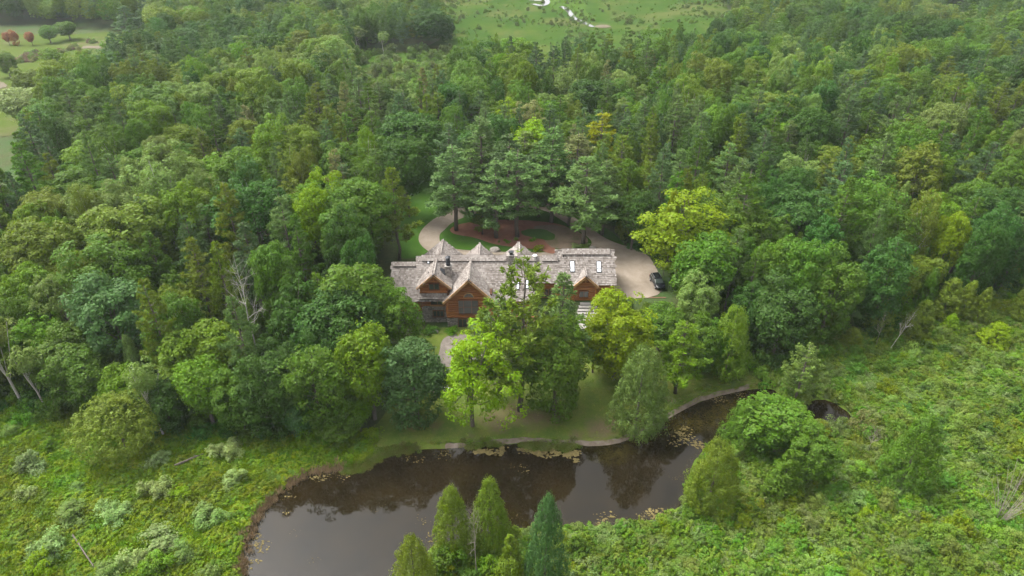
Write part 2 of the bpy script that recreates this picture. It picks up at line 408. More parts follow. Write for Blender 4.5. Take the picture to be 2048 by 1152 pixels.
def sheet(name, P, off, mat, step=1.0, ch=2, kind='structure', world=False, jag=0.0):
    P = chaikin(P if world else wpoly(P), ch)
    # densify the outline
    out = []
    for a, b in zip(P, np.roll(P, -1, 0)):
        k = max(1, int(np.hypot(*(b - a))/step))
        for t in range(k): out.append(a + (b - a)*t/k)
    P = np.array(out)
    if jag: P = P + npr.normal(0, jag, P.shape)
    x0, y0 = P.min(0); x1, y1 = P.max(0)
    X, Y = np.meshgrid(np.arange(x0, x1, step), np.arange(y0, y1, step))
    X = X.ravel() + npr.uniform(-.15, .15, X.size)*step; Y = Y.ravel() + npr.uniform(-.15, .15, Y.size)*step
    m = sdist(P, X, Y) < -0.4*step
    pts = [Vector(p) for p in P] + [Vector(p) for p in np.stack([X[m], Y[m]], 1)]
    n = len(P)
    r = delaunay_2d_cdt(pts, [], [list(range(n))], 1, 1e-4)
    V = np.array([(v.x, v.y) for v in r[0]]); Fc = np.array([f for f in r[2] if len(f) == 3])
    Z = h_full(V[:, 0].copy(), V[:, 1].copy()) + off
    a, b, c = V[Fc[:, 0]], V[Fc[:, 1]], V[Fc[:, 2]]
    cr = (b[:, 0]-a[:, 0])*(c[:, 1]-a[:, 1]) - (b[:, 1]-a[:, 1])*(c[:, 0]-a[:, 0])
    Fc[cr < 0] = Fc[cr < 0][:, ::-1]
    return tag(link(name, mesh_np(name, np.c_[V, Z], Fc, mat, True)), kind=kind)
LAWN = sheet('lawn', [(690, 934), (700, 890), (745, 862), (790, 800), (820, 690), (840, 655), (985, 655), (1160, 640), (1310, 612), (1345, 640), (1420, 740),
               (1500, 728), (1530, 770), (1512, 778), (1440, 792), (1390, 808), (1330, 842), (1290, 865), (1245, 885), (1200, 893), (1130, 892), (1055, 888), (1000, 891),
               (900, 898), (810, 902), (765, 910), (722, 940)], 0.06, M['lawn'], 0.8)
sheet('rear_lawn', [(790, 520), (800, 450), (815, 380), (835, 345), (880, 340), (905, 390), (1000, 395), (1130, 405), (1250, 480), (1245, 500), (1000, 515), (840, 515)], 0.05, M['green_lawn'], 1.2)
sheet('driveway', [(835, 482), (842, 460), (865, 440), (890, 426), (930, 412), (985, 400), (1040, 398), (1090, 404), (1130, 424), (1180, 455), (1215, 482), (1290, 504), (1310, 530), (1337, 594), (1225, 600),
                   (1222, 520), (1140, 515), (1040, 515), (880, 515), (850, 500)], 0.10, M['drive'], 1.0)
sheet('island_lawn', [(888, 462), (878, 470), (880, 488), (905, 499), (960, 503), (1060, 506), (1120, 505), (1165, 500), (1188, 488), (1170, 470), (1120, 440), (1090, 420), (1030, 414), (960, 424), (905, 444)], 0.14, M['green_lawn'], 1.0)
sheet('mulch_bed', [(897, 458), (905, 470), (950, 476), (985, 490), (1030, 496), (1075, 500), (1110, 512), (1112, 495), (1090, 480), (1060, 470), (1100, 462), (1150, 470), (1130, 450), (1060, 442), (1000, 440), (930, 446)], 0.18, M['mulch'], 0.9)
sheet('needle_litter', [(1060, 455), (1100, 450), (1150, 460), (1180, 480), (1165, 497), (1110, 500), (1090, 488), (1085, 470)], 0.21, M['needle_litter'], 0.9, jag=.12)
sheet('island_grass', [(1040, 462), (1085, 458), (1110, 470), (1105, 484), (1070, 478), (1045, 472)], 0.24, M['green_lawn'], 0.8, jag=.12)
sheet('patio', [(884, 672), (940, 668), (975, 690), (950, 740), (915, 785), (862, 792), (852, 755), (878, 715)], 0.12, M['patio'], 0.9)
co = np.empty(len(LAWN.data.vertices)*3, np.float32); LAWN.data.vertices.foreach_get('co', co); co = co.reshape(-1, 3); wn = np.zeros(len(co))
for px_, py_, r_ in [(985, 838, 3.0), (1030, 828, 3.4), (1065, 836, 3.2), (1000, 852, 2.4), (1200, 858, 3.2), (1225, 850, 2.2), (825, 845, 2.2), (870, 852, 1.6), (1105, 838, 2.4), (940, 872, 1.2), (1150, 872, 1.4), (1340, 800, 1.2), (1090, 700, 3)]:
    x_, y_, _z = at(px_, py_); wn = np.maximum(wn, np.exp(-(((co[:, 0] - x_)/r_)**2 + ((co[:, 1] - y_)/r_)**2)))
wn = np.maximum(wn, .42*np.exp(-np.maximum(sdist(POND, co[:, 0], co[:, 1]) - .4, 0)/.7))
a_ = LAWN.data.attributes.new('worn', 'FLOAT', 'POINT'); a_.data.foreach_set('value', wn.astype(np.float32))
# gravel edging along the mown bank
edge = [(890, 896), (940, 893), (1000, 888), (1055, 884), (1130, 889), (1200, 891), (1245, 884), (1290, 863), (1330, 840), (1390, 806), (1440, 790), (1512, 774)]
wp = [np.array(p) for p in water_poly(edge)]
def strip(name, C, w0, w1, off, mat):
    C = np.array(C); D = np.gradient(C, axis=0); Nn = np.stack([-D[:, 1], D[:, 0]], 1); Nn /= np.linalg.norm(Nn, axis=1)[:, None]
    jit = npr.uniform(-.12, .12, (len(C), 1))
    P = np.concatenate([C + Nn*(w0 + jit), (C + Nn*(w1 + jit))[::-1]])
    return sheet(name, P, off, mat, 0.4, 1, world=True)
Cc = []
for a, b in zip(wp[:-1], wp[1:]):
    for t in np.linspace(0, 1, 6, endpoint=False): Cc.append(a + (b - a)*t)
strip('shore_gravel', Cc, -0.15, 0.55, 0.09, M['gravel'])
sheet('field', [(-500, 300), (0, 275), (112, 262), (95, 215), (60, 190), (90, 150), (180, 130), (292, 116), (330, 90), (292, 68), (230, 62), (100, 72), (-500, 72)], 0.10, M['field'], 3)
sheet('field_path', [(-60, 162), (8, 164), (19, 171), (8, 178), (-60, 184)], 0.2, M['sand'], 1.5, jag=.4)
sheet('bare_dirt', [(158, 98), (165, 92), (205, 92), (203, 98)], 0.2, M['sand'], 1.5, jag=.5)
sheet('bare_dirt', [(105, 236), (115, 222), (170, 218), (175, 232)], 0.2, M['sand'], 1.5, jag=.3)
sheet('far_marsh', [(860, -25), (868, 40), (895, 90), (700, 112), (715, 150), (900, 165), (1250, 150), (1420, 120), (1500, 60), (1440, 10), (1500, -25)], 0.10, M['far_marsh'], 5)
sheet('meadow', [(1085, -6), (1098, 16), (1135, 24), (1165, 42), (1182, 34), (1168, 20), (1178, 8), (1130, -8)], 0.22, M['meadow'], 4)
sheet('small_clearing', [(735, 140), (720, 112), (800, 105), (900, 108), (928, 122), (915, 150), (840, 160)], 0.22, M['meadow'], 3)
sheet('clearing_field', [(1872, 38), (1880, 22), (1930, 20), (1935, 40)], 0.2, M['field'], 3)
def winding(pts, n=8):
    P = [np.array(at(*p)[:2]) for p in pts]; o = []
    for k in range(len(P) - 1):
        a, b, c, d = P[max(k-1, 0)], P[k], P[k+1], P[min(k+2, len(P)-1)]
        for t in np.linspace(0, 1, n, endpoint=False): o.append(.5*((2*b) + (c - a)*t + (2*a - 5*b + 4*c - d)*t*t + (3*b - a - 3*c + d)*t**3))
    return o + [P[-1]]
strip('stream', winding([(1052, -8), (1062, 0), (1076, 2), (1090, -1), (1095, 6), (1084, 12), (1066, 9)]), -1.5, 1.5, 0.34, M['stream'])
strip('stream', winding([(1122, 14), (1136, 22), (1146, 35), (1164, 45), (1186, 55)]), -1.3, 1.3, 0.34, M['stream'])
sheet('mud_bank', [(1186, 53), (1212, 50), (1228, 55), (1200, 58)], 0.34, M['sand'], 2, jag=.5)

# ------------------------------------------------------------------ foliage builders
def unit(v): return v/np.maximum(np.linalg.norm(v, axis=-1, keepdims=True), 1e-6)
def leaves(C, N, S, asp, g, axis_=None):
    """kite-shaped leaf faces at C, facing N, long side along axis_"""
    N = unit(N); n = len(C)
    a = g.normal(size=(n, 3)) if axis_ is None else axis_
    T = unit(a - (a*N).sum(1, keepdims=True)*N); B = np.cross(N, T)
    S = np.broadcast_to(S, (n,))[:, None]
    V = np.stack([C - T*S*0.5, C + B*S*asp*0.5 + T*S*0.08, C + T*S*0.5, C - B*S*asp*0.5 + T*S*0.08], 1).reshape(-1, 3)
    return V, np.arange(4*n).reshape(n, 4)
def fib(n, g):
    i = np.arange(n) + 0.5; ph = np.arccos(1 - 2*i/n); th = math.pi*(1 + 5**0.5)*i
    d = np.stack([np.cos(th)*np.sin(ph), np.sin(th)*np.sin(ph), np.cos(ph)], 1)
    return unit(d + g.normal(scale=0.9/n**0.5, size=d.shape))
def lobes(d, g, k=6, amp=0.2):
    r = np.ones(len(d))
    for _ in range(k):
        c = unit(g.normal(size=3)); r = r + amp*g.uniform(-1, 1)*np.maximum(0, (d*c).sum(1))**2*1.6
    return r
def broad_crown(seed, R0=5.0, z0=3.0, H=15.0, ncl=105, rc=(0.8, 1.55), nl=95, size=0.40, flat=0.75, low=-0.55, open_=0.0, droop=0.0, inner=700, heads=0):
    g = np.random.default_rng(seed)
    hz = (H - z0)/2; c0 = np.array([0, 0, z0 + hz]); sub = [(c0, np.array([R0, R0, hz]), ncl)]
    if heads:
        sub = []; a0 = g.uniform(0, 6.283)
        for q in range(heads):
            a = a0 + 6.283*q/heads + g.uniform(-.4, .4); o = R0*g.uniform(.28, .5); f = g.uniform(.5, .72); hh = hz*g.uniform(.6, .85)
            sub.append((c0 + np.array([o*math.cos(a), o*math.sin(a), (g.uniform(-.1, 1.0))*(hz - hh)]), np.array([R0*f, R0*f*g.uniform(.85, 1.15), hh]), int(ncl*.62)))
        sub.append((c0 + np.array([0, 0, -.25*hz]), np.array([R0*.75, R0*.75, hz*.7]), int(ncl*.5)))
    cc, d = [], []
    for q, (sc0, sr, sn) in enumerate(sub):
        dd = fib(sn, g); dd = dd[dd[:, 2] > low]; rr = lobes(dd, g, 8, .34)*g.uniform(.70 - open_, 1.0, len(dd)); sh = np.where(dd[:, 2] > 0, 1.0, 1.0 + .12*dd[:, 2])[:, None]
        c = sc0 + dd*rr[:, None]*sr*.88*np.c_[sh, sh, np.ones_like(sh)]; keep = np.ones(len(c), bool)
        for q2, (tc, tr, _) in enumerate(sub):
            if q2 != q: keep &= (((c - tc)/tr)**2).sum(1) > .55
        cc.append(c[keep]); d.append(dd[keep])
    cc = np.concatenate(cc); d = np.concatenate(d)
    rad = g.uniform(*rc, len(d))
    P, N, A = [], [], []
    for c, r, o in zip(cc, rad, d):
        n = int(nl*(r/1.2)**2*g.uniform(0.75, 1.2))
        e = unit(g.normal(size=(n, 3)) + 0.75*o + np.array([0, 0, 0.55]))
        q = c + e*r*g.uniform(0.62, 1.06, (n, 1))*np.array([1.08, 1.08, flat])
        if droop: q[:, 2] -= droop*np.linalg.norm(q[:, :2] - c[:2], axis=1)**2
        P.append(q); N.append(e*0.85 + g.normal(scale=0.34, size=(n, 3)) + np.array([0, 0, 0.3]))
        A.append(e + np.array([0, 0, -0.5*droop]) + g.normal(scale=0.5, size=(n, 3)))
    e = unit(g.normal(size=(inner, 3))); q = c0 + e*np.array([R0, R0, hz])*g.uniform(0.2, 0.72, (inner, 1))
    P.append(q); N.append(e + g.normal(scale=0.6, size=e.shape)); A.append(g.normal(size=e.shape))
    P = np.concatenate(P); N = np.concatenate(N); A = np.concatenate(A)
    V, F_ = leaves(P, N, size*g.uniform(0.7, 1.35, len(P)), 0.62, g, A)
    return V, F_, cc
def broad_trunk(seed, cc, H, z0, r=0.26, nb=11, lean=0.0):
    g = np.random.default_rng(seed + 900); b = MB()
    top = H*0.72
    path = [(lean*t*t + g.normal(scale=0.12)*t, g.normal(scale=0.12)*t, top*t - 0.3*(1 - t)) for t in np.linspace(0, 1, 6)]
    b.tube(path, [r*1.25, r, r*0.85, r*0.65, r*0.45, r*0.2], 7)
    for i in g.choice(len(cc), min(nb, len(cc)), replace=False):
        t = g.uniform(0.3, 0.8); k = np.array(path); s = np.array([np.interp(t, np.linspace(0, 1, 6), k[:, j]) for j in range(3)])
        e = cc[i]; mid = s*0.5 + e*0.5 + np.array([0, 0, -0.4])
        b.tube([s, mid, e], [r*0.4*(1 - t*0.5), r*0.26, 0.04], 4, False)
    return b
def pine_crown(seed, H=20.0, R0=4.3, z0=0.26, lev=0.8, open_=0.0, cards=9, up=0.22, pw=.95):
    g = np.random.default_rng(seed); b = MB(); P, N, A = [], [], []
    path = [(g.normal(scale=.08), g.normal(scale=.08), H*t - 0.3*(1 - t)) for t in np.linspace(0, 1, 8)]
    b.tube(path, [0.30, .27, .24, .2, .16, .12, .07, .03], 6)
    z = z0*H; k = 0
    while z < 0.975*H:
        t = (z/H - z0)/(1 - z0)
        prof = min(1.0, 1.14*(1 - t)**pw + 0.05)*(0.62 + 0.38*min(1, t*4))
        nb = g.integers(3, 6)
        for j in range(nb):
            if g.random() < 0.12 + open_: continue
            az = 2*math.pi*(j/nb) + k*1.1 + g.normal(scale=.3); L = R0*prof*g.uniform(0.66, 1.12)
            if L < 0.3: L = 0.3
            d = np.array([math.cos(az), math.sin(az), 0]); sd_ = np.array([-d[1], d[0], 0])
            rise = up*(1 + 1.2*t)
            f = lambda s: np.outer(s*L, d) + np.outer(L*(-0.06*s + rise*s*s), [0, 0, 1]) + np.array([0, 0, z])
            s_ = np.linspace(0, 1, 4); b.tube(list(f(s_)), [0.07, .05, .03, .015], 3, False)
            n = max(4, int(L*6.6)); s = g.uniform(0.30, 1.03, n)**0.85
            c = f(s) + np.outer(g.uniform(-1, 1, n)*(0.42*L*(1.05 - s)*0.8 + 0.22), sd_) + g.normal(scale=.1, size=(n, 3))
            c = np.repeat(c, cards, 0)
            e = unit(g.normal(size=c.shape) + 0.8*d + np.array([0, 0, 0.75]))
            P.append(c + e*0.26); A.append(e); N.append(np.cross(e, g.normal(size=e.shape)) + np.array([0, 0, 0.55]))
        z += lev*g.uniform(0.75, 1.2); k += 1
    P = np.concatenate(P); N = np.concatenate(N); A = np.concatenate(A)
    V, F_ = leaves(P, N, 0.62*g.uniform(0.75, 1.25, len(P)), 0.26, g, A)
    return V, F_, b
def cone_crown(seed, H=10.0, R0=2.1, z0=0.04, ncl=210, rc=(0.35, 0.7), nl=34, size=0.34, pw=0.75, asp=0.42, round_=0.0):
    """dense cedar or juniper: upright sprays over a tapering body"""
    g = np.random.default_rng(seed)
    t = (np.arange(ncl) + g.uniform(0, 1, ncl))/ncl; t = 1 - (1 - t)**(0.72); th = g.uniform(0, 2*math.pi, ncl)
    prof = (1 - t)**pw*np.minimum(1, 0.62 + 2.2*t)*(1 - round_) + round_*np.sqrt(np.maximum(0, 1 - (1.85*t - 0.75).clip(-.75, 1)**2))
    d = np.stack([np.cos(th), np.sin(th), np.zeros(ncl)], 1)
    r = R0*prof*g.uniform(0.62, 1.14, ncl)*(1 + 0.10*np.cos(th*3 + seed) + .07*np.cos(th*5 + 2*seed))
    cc = d*r[:, None] + np.stack([0*t, 0*t, H*(z0 + t*(0.97 - z0))], 1)
    P, N, A = [], [], []
    for c, o in zip(cc, d):
        n = int(nl*g.uniform(0.7, 1.3)); rr = g.uniform(*rc)
        e = unit(g.normal(size=(n, 3)) + 0.8*o + np.array([0, 0, 0.35]))
        P.append(c + e*rr*g.uniform(.55, 1.05, (n, 1))*np.array([0.85, 0.85, 1.35]))
        N.append(e + 0.5*o + g.normal(scale=.4, size=e.shape)); A.append(np.array([0, 0, 1.0]) + 0.7*o + g.normal(scale=.35, size=e.shape))
    m = 500; t2 = g.uniform(0.03, .9, m); th = g.uniform(0, 6.283, m); q = np.stack([np.cos(th), np.sin(th), 0*th], 1)*(R0*0.6*(1 - t2)**pw*g.uniform(.3, 1, m))[:, None]
    q[:, 2] = H*t2; P.append(q); N.append(g.normal(size=q.shape) + [0, 0, .3]); A.append(g.normal(size=q.shape))
    P = np.concatenate(P); N = np.concatenate(N); A = np.concatenate(A)
    V, F_ = leaves(P, N, size*g.uniform(.7, 1.3, len(P)), asp, g, A)
    return V, F_
def branch_tree(seed, H=12.0, r=0.16, lean=0.0, nb=12, spread=0.5, twig=True, fork=0.35):
    g = np.random.default_rng(seed); b = MB()
    pth = [np.array([lean*t + g.normal(scale=.15)*t, g.normal(scale=.15)*t, H*t - 0.2*(1 - t)]) for t in np.linspace(0, 1, 7)]
    b.tube(pth, [r*(1 - .88*t) for t in np.linspace(0, 1, 7)], 6)
    def grow(s, d, L, rad, lv):
        p = [s]; 
        for i in range(3):
            d = unit(d + g.normal(scale=.16, size=3) + np.array([0, 0, .10])); p.append(p[-1] + d*L/3)
        b.tube(p, [rad, rad*.75, rad*.5, rad*.2], 4 if lv else 5, False)
        if lv < 2:
            for _ in range(4 if lv == 0 else 3):
                t = g.uniform(.3, 1); q = p[0] + (p[-1] - p[0])*t
                grow(q, unit(d + g.normal(scale=.55, size=3)), L*g.uniform(.35, .6), rad*.45, lv + 1)
    for i in range(nb):
        t = g.uniform(fork, .97); k = np.array(pth); s = np.array([np.interp(t, np.linspace(0, 1, 7), k[:, j]) for j in range(3)])
        az = g.uniform(0, 6.283); d = unit(np.array([math.cos(az), math.sin(az), g.uniform(.25, .9)]))
        grow(s, d, H*spread*(1.1 - t)*g.uniform(.6, 1.1) + .4, r*.5*(1.15 - t), 0)
    return b
def shrub_crown(seed, R0=1.7, H=1.9, ncl=26, nl=70, size=0.20, asp=.55, flat=.8, up=.35, heads=1):
    g = np.random.default_rng(seed); CC, DD = [], []
    for q in range(heads):
        a = g.uniform(0, 6.283); o = 0 if heads == 1 else R0*g.uniform(.15, .62); f = 1 if heads == 1 else g.uniform(.38, .66); hf = 1 if q == 0 else g.uniform(.4, .95)
        d = fib(max(5, int(ncl*1.5*f*f + 2)), g); d = d[d[:, 2] > -.3]
        CC.append(d*g.uniform(.5, 1.0, (len(d), 1))*np.array([R0*.8*f, R0*.8*f, H*.72*hf]) + [o*math.cos(a), o*math.sin(a), H*.18*hf]); DD.append(d)
    cc = np.concatenate(CC); d = np.concatenate(DD); P, N, A = [], [], []
    for c, o in zip(cc, d):
        n = int(nl*g.uniform(.5, 1.4)); r = g.uniform(.22, .62)*R0/1.7
        e = unit(g.normal(size=(n, 3)) + .6*o + [0, 0, .5]); P.append(c + e*r*g.uniform(.5, 1.12, (n, 1))*[1, 1, flat])
        N.append(e*.75 + g.normal(scale=.4, size=e.shape) + [0, 0, up]); A.append(e + g.normal(scale=.6, size=e.shape))
    P = np.concatenate(P); P[:, 2] = np.maximum(P[:, 2], .03)
    V, F_ = leaves(P, np.concatenate(N), size*g.uniform(.7, 1.3, len(P)), asp, g, np.concatenate(A))
    return V, F_, cc
def blades(seed, n=90, R0=.75, h=.6, w_=.10, lean=.6):
    g = np.random.default_rng(seed); th = g.uniform(0, 6.283, n); r = R0*np.sqrt(g.uniform(0, 1, n))
    b = np.stack([r*np.cos(th), r*np.sin(th), 0*r], 1); L = h*g.uniform(.55, 1.25, n)
    A = unit(g.normal(scale=lean, size=(n, 3))*[1, 1, .2] + [0, 0, 1.0]); C = b + A*L[:, None]*.45
    return leaves(C, np.cross(A, g.normal(size=A.shape)) + [0, 0, .3], L, w_/h, g, A)

# prototypes: crown mesh, trunk mesh, height, radius
PROTO = {}
def add_proto(kind, crown, trunk, H, R0, mat): PROTO.setdefault(kind, []).append((mesh_np(kind + '_crown', crown[0], crown[1], mat), trunk, H, R0))
for i in range(10):                                 # spreading, cauliflower-headed oaks
    V, F_, cc = broad_crown(100 + i, z0=[3.0, 2.2, 3.6, 2.6][i % 4], ncl=[105, 125, 90, 115][i % 4], low=-0.62, heads=[0, 3, 4, 5, 3][i % 5], rc=[(.8, 1.55), (.6, 1.3), (.7, 1.5), (.5, 1.1)][i % 4])
    add_proto('broad', (V, F_), broad_trunk(i, cc, 15, 3).mesh('trunk', M['bark']), 15.0, 5.0, M['leaf'])
for i in range(5):                                  # layered, drooping sprays
    V, F_, cc = broad_crown(140 + i, z0=1.6, ncl=150, rc=(.5, 1.0), nl=110, size=.36, flat=.5, droop=.28, low=-.75, heads=[0, 2, 3, 0, 4][i])
    add_proto('broad', (V, F_), broad_trunk(20 + i, cc, 15, 2).mesh('trunk', M['bark']), 15.0, 5.0, M['leaf'])
for i in range(3):                                  # slender, feathery poplars
    V, F_, cc = broad_crown(150 + i, R0=4.2, z0=1.5, H=17, ncl=150, rc=(.45, .85), nl=110, size=.32, flat=1.1, low=-.8, heads=[0, 2, 3][i], open_=.12)
    add_proto('broad', (V, F_), broad_trunk(26 + i, cc, 16, 2).mesh('trunk', M['pale_bark']), 15.5, 5.0, M['leaf'])
for i in range(2):                                  # airy
    V, F_, cc = broad_crown(160 + i, z0=.9, ncl=150, rc=(.6, 1.1), nl=120, size=.33, open_=.26, flat=.7, inner=150, low=-.85)
    add_proto('airy', (V, F_), broad_trunk(30 + i, cc, 15, 3, .22, 26).mesh('trunk', M['bark']), 15.0, 5.0, M['leaf'])
for i in range(3):                                  # dense to the ground
    V, F_, cc = broad_crown(170 + i, z0=.2, ncl=185, rc=(.55, 1.15), nl=90, size=.36, flat=.7, droop=.12, low=-.97, heads=[0, 3, 4][i])
    add_proto('edge', (V, F_), broad_trunk(40 + i, cc, 15, 2).mesh('trunk', M['bark']), 15.0, 5.0, M['leaf'])
for i in range(6):
    V, F_, b = pine_crown(200 + i, z0=[.27, .22, .33][i % 3], R0=[4.6, 4.4, 4.9][i % 3], lev=[1.1, .98, 1.22][i % 3], up=[.14, .2, .1][i % 3])
    add_proto('pine', (V, F_), b.mesh('trunk', M['bark'], True), 20.0, 4.4, M['needle'])
V, F_, b = pine_crown(231, H=20, z0=.16, R0=4.4, lev=.8, open_=.30, cards=8, up=.5, pw=.6)
add_proto('thinpine', (V, F_), b.mesh('trunk', M['bark'], True), 20.0, 4.2, M['needle'])
for i in range(5):
    V, F_ = cone_crown(300 + i, pw=[.75, .6, .9, .7, .55][i])
    b = MB(); b.tube([(0, 0, -.3), (0, 0, 5), (0, 0, 9.3)], [.14, .1, .02], 5)
    add_proto('cedar', (V, F_), b.mesh('trunk', M['bark']), 10.0, 2.2, M['needle'])
for i in range(3):
    V, F_ = cone_crown(310 + i, H=13, R0=4.2, ncl=420, nl=44, rc=(.35, 1.0), size=.29, pw=[.62, .5, .7][i])
    b = MB(); b.tube([(0, 0, -.3), (0, 0, 6), (0, 0, 12)], [.24, .16, .03], 6); add_proto('bigcedar', (V, F_), b.mesh('trunk', M['bark']), 13.0, 4.3, M['needle'])
V, F_, cc = broad_crown(320, R0=5.3, z0=-.3, H=9.3, ncl=620, rc=(.3, .6), nl=150, size=.25, flat=1.15, low=-.9, inner=1500)
b = MB(); b.tube([(0, 0, -.3), (.2, 0, 3), (0, .2, 7.5)], [.3, .2, .03], 6)
add_proto('roundcedar', (V, F_), b.mesh('trunk', M['bark']), 9.0, 5.5, M['needle'])
for i in range(2):
    V, F_, cc = broad_crown(180 + i, R0=2.6, z0=6, H=13, ncl=62, rc=(.5, .95), nl=90, size=.3, open_=.3, inner=60, low=-.9)
    cc = cc; add_proto('birch', (V, F_), broad_trunk(60 + i, cc, 16, 6, .15, 12, [-1.6, 1.2][i]).mesh('trunk', M['pale_bark']), 13.0, 3.0, M['leaf'])
for i in range(3):
    b = branch_tree(400 + i, 12, .13, nb=18, spread=.55); PROTO.setdefault('dead', []).append((None, b.mesh('trunk', M['pale_bark' if i == 0 else 'dead_bark']), 12.0, 3.2))
b = MB()
for q in range(26):
    gq = np.random.default_rng(440 + q); a = q*.393 + gq.uniform(-.2, .2); p0 = np.array([.25*math.cos(a), .25*math.sin(a), -.1]); ln = gq.uniform(1.0, 2.6); hh = gq.uniform(2.2, 4.2)
    p1_ = p0 + [ln*.4*math.cos(a), ln*.4*math.sin(a), hh*.5]; p2_ = p0 + [ln*math.cos(a + .2), ln*math.sin(a + .2), hh]; b.tube([p0, p1_, p2_], [.022, .016, .005], 4, False)
    for t in range(5):
        s_ = p1_ + (p2_ - p1_)*gq.uniform(0, .9); b.tube([s_, s_ + gq.normal(scale=.35, size=3) + [.25*math.cos(a), .25*math.sin(a), .5]], [.010, .004], 3, False)
PROTO['bareshrub'] = [(None, b.mesh('trunk', M['dead_bark']), 4.0, 2.6)]
for i in range(5):
    V, F_, cc = shrub_crown(500 + i, nl=85, heads=[4, 5, 3, 6, 4][i]); b = MB()
    for c in cc[::3]: b.tube([(0, 0, -.1), c*.6, c], [.05, .035, .015], 4, False)
    add_proto('shrub', (V, F_), b.mesh('stem', M['bark']), 2.0, 1.9, M['marsh_leaf'])

C_ = dict(dark=(.042, .086, .014), mid=(.074, .134, .018), fresh=(.098, .168, .016), pale=(.132, .185, .046), olive=(.108, .150, .020), blue=(.072, .122, .044),
          pine=(.102, .162, .048), yellow=(.142, .212, .012), lime=(.145, .225, .014), gold=(.185, .215, .016), tan=(.155, .165, .060), cedar=(.116, .160, .022), deep=(.046, .098, .019), ashen=(.10, .138, .036), grey=(.15, .195, .075),
          red=(.24, .10, .055), white=(.19, .255, .085), sage=(.13, .19, .048), teal=(.066, .130, .040), willow=(.17, .22, .075), dome=(.112, .158, .022), sunny=(.158, .222, .012))
SHADE = dict(dark='dark-green', deep='dark-green', mid='mid-green', fresh='fresh-green', pale='pale-green', olive='olive', blue='bluish', pine='grey-green', yellow='yellow-green', lime='lime-green', gold='golden',
             tan='tawny', cedar='olive', grey='grey', red='russet', white='whitish', sage='sage-green', teal='blue-green', sunny='yellow-green', ashen='grey-green', willow='pale-green', dome='olive')
NAMES = dict(broad=('broadleaf_tree', 'broadleaf tree', 'tree'), airy=('broadleaf_tree', 'broadleaf tree', 'tree'), edge=('broadleaf_tree', 'broadleaf tree', 'tree'), pine=('pine_tree', 'pine', 'pine tree'),
             thinpine=('pine_tree', 'pine', 'pine tree'), cedar=('cedar_tree', 'cedar', 'cedar'), roundcedar=('cedar_tree', 'cedar', 'cedar'), bigcedar=('cedar_tree', 'cedar', 'cedar'), birch=('birch_tree', 'birch', 'birch tree'), dead=('dead_tree', 'dead tree', 'dead tree'), bareshrub=('bare_shrub', 'bare shrub', 'shrub'), shrub=('shrub', 'shrub', 'shrub'))
TREES = []
def plant(kind, x, y, H, Rr, shade, label=None, var=None, z=None, rot=None, tilt=(0, 0), jit=.05):
    P = PROTO[kind]; crown, trunk, H0, R0 = P[rnd.randrange(len(P)) if var is None else var % len(P)]
    nm, word, cat = NAMES[kind]
    if z is None: z = float(h_base(x, y))
    e = empty(nm, (x, y, z - .05), None, cat)
    e.rotation_euler = (tilt[0], tilt[1], rnd.uniform(0, 6.283) if rot is None else rot); e.scale = (Rr/R0, Rr/R0, H/H0)
    link('stem' if kind == 'shrub' else 'trunk', trunk, e)
    if crown:
        c = link('crown', crown, e); f = [1 + rnd.uniform(-jit, jit) for _ in range(3)]; k = C_[shade]
        c['tint'] = (k[0]*f[0], k[1]*f[1], k[2]*f[2])
    TREES.append(dict(o=e, kind=kind, word=word, shade=shade, x=x, y=y, z=z, H=H, R=Rr, label=label))
    return e
BLOCK = []                                           # (x, y, r) already taken
def base_top(kind, bx, by, tx, ty, wpx, shade, label=None, **k):
    """a tree from where its foot and its top are seen"""
    if kind in ('shrub', 'roundcedar'): by -= .22*(by - ty)
    x, y, z = at(bx, by); dx, dy, dz = ray(tx, ty); t = y/dy
    H = max(1.0, CAM_H + dz*t - z)*(.72 if kind in ('shrub', 'roundcedar') else 1); d = proj(x, y, z + H*.5)[2]; Rr = wpx/2*d/FPX*(1.0 if 'cedar' in kind else 1.2 if kind == 'shrub' else 1.16)
    BLOCK.append((x, y, Rr*.85)); return plant(kind, x, y, H, Rr, shade, label, z=z, **k)
def top_only(kind, tx, ty, wpx, H, shade, label=None, **k):
    H += 2.5*(ty > 200); x, y, z = at(tx, ty, H*.93); d = proj(x, y, z + H*.6)[2]; Rr = wpx/2*d/FPX*1.12
    BLOCK.append((x, y, Rr)); return plant(kind, x, y, H, Rr, shade, label, z=z, **k)

# ------------------------------------------------------------------ trees that stand out in the photograph
BT, TO = base_top, top_only
# row between the lodge and the pond
BT('airy', 945, 852, 942, 636, 156, 'yellow', 'airy bright yellow-green tree on the bank in front of the log gable', var=0)
BT('edge', 836, 842, 828, 664, 128, 'teal', 'blue-green oak with pale trunk on the bank beside the bright yellow-green tree', var=1)
BT('edge', 750, 838, 742, 600, 130, 'fresh', 'tall fresh green maple at the wood edge beside the blue-green oak', var=0)
BT('broad', 748, 712, 742, 506, 150, 'mid', 'full mid-green oak overhanging the low roof end of the lodge', var=5)
BT('broad', 806, 735, 800, 562, 92, 'mid', 'mid-green oak brushing the low roof end beside the small gable', var=3)
BT('broad', 705, 760, 700, 570, 140, 'deep', 'dark green oak behind the fresh green maple at the wood edge', var=2)
BT('thinpine', 1043, 822, 1062, 518, 150, 'olive', 'tall thin-topped white pine standing in front of the shingled main roof', var=0)
BT('pine', 1118, 772, 1128, 548, 126, 'pine', 'grey-green pine in front of the covered porch between the two gables', var=1)
BT('pine', 1000, 790, 992, 596, 132, 'pine', 'small grey-green pine at the corner of the large log gable', var=2)
BT('edge', 1108, 828, 1112, 632, 134, 'mid', 'dense green maple beside the tall thin-topped pine above the bank', var=1)
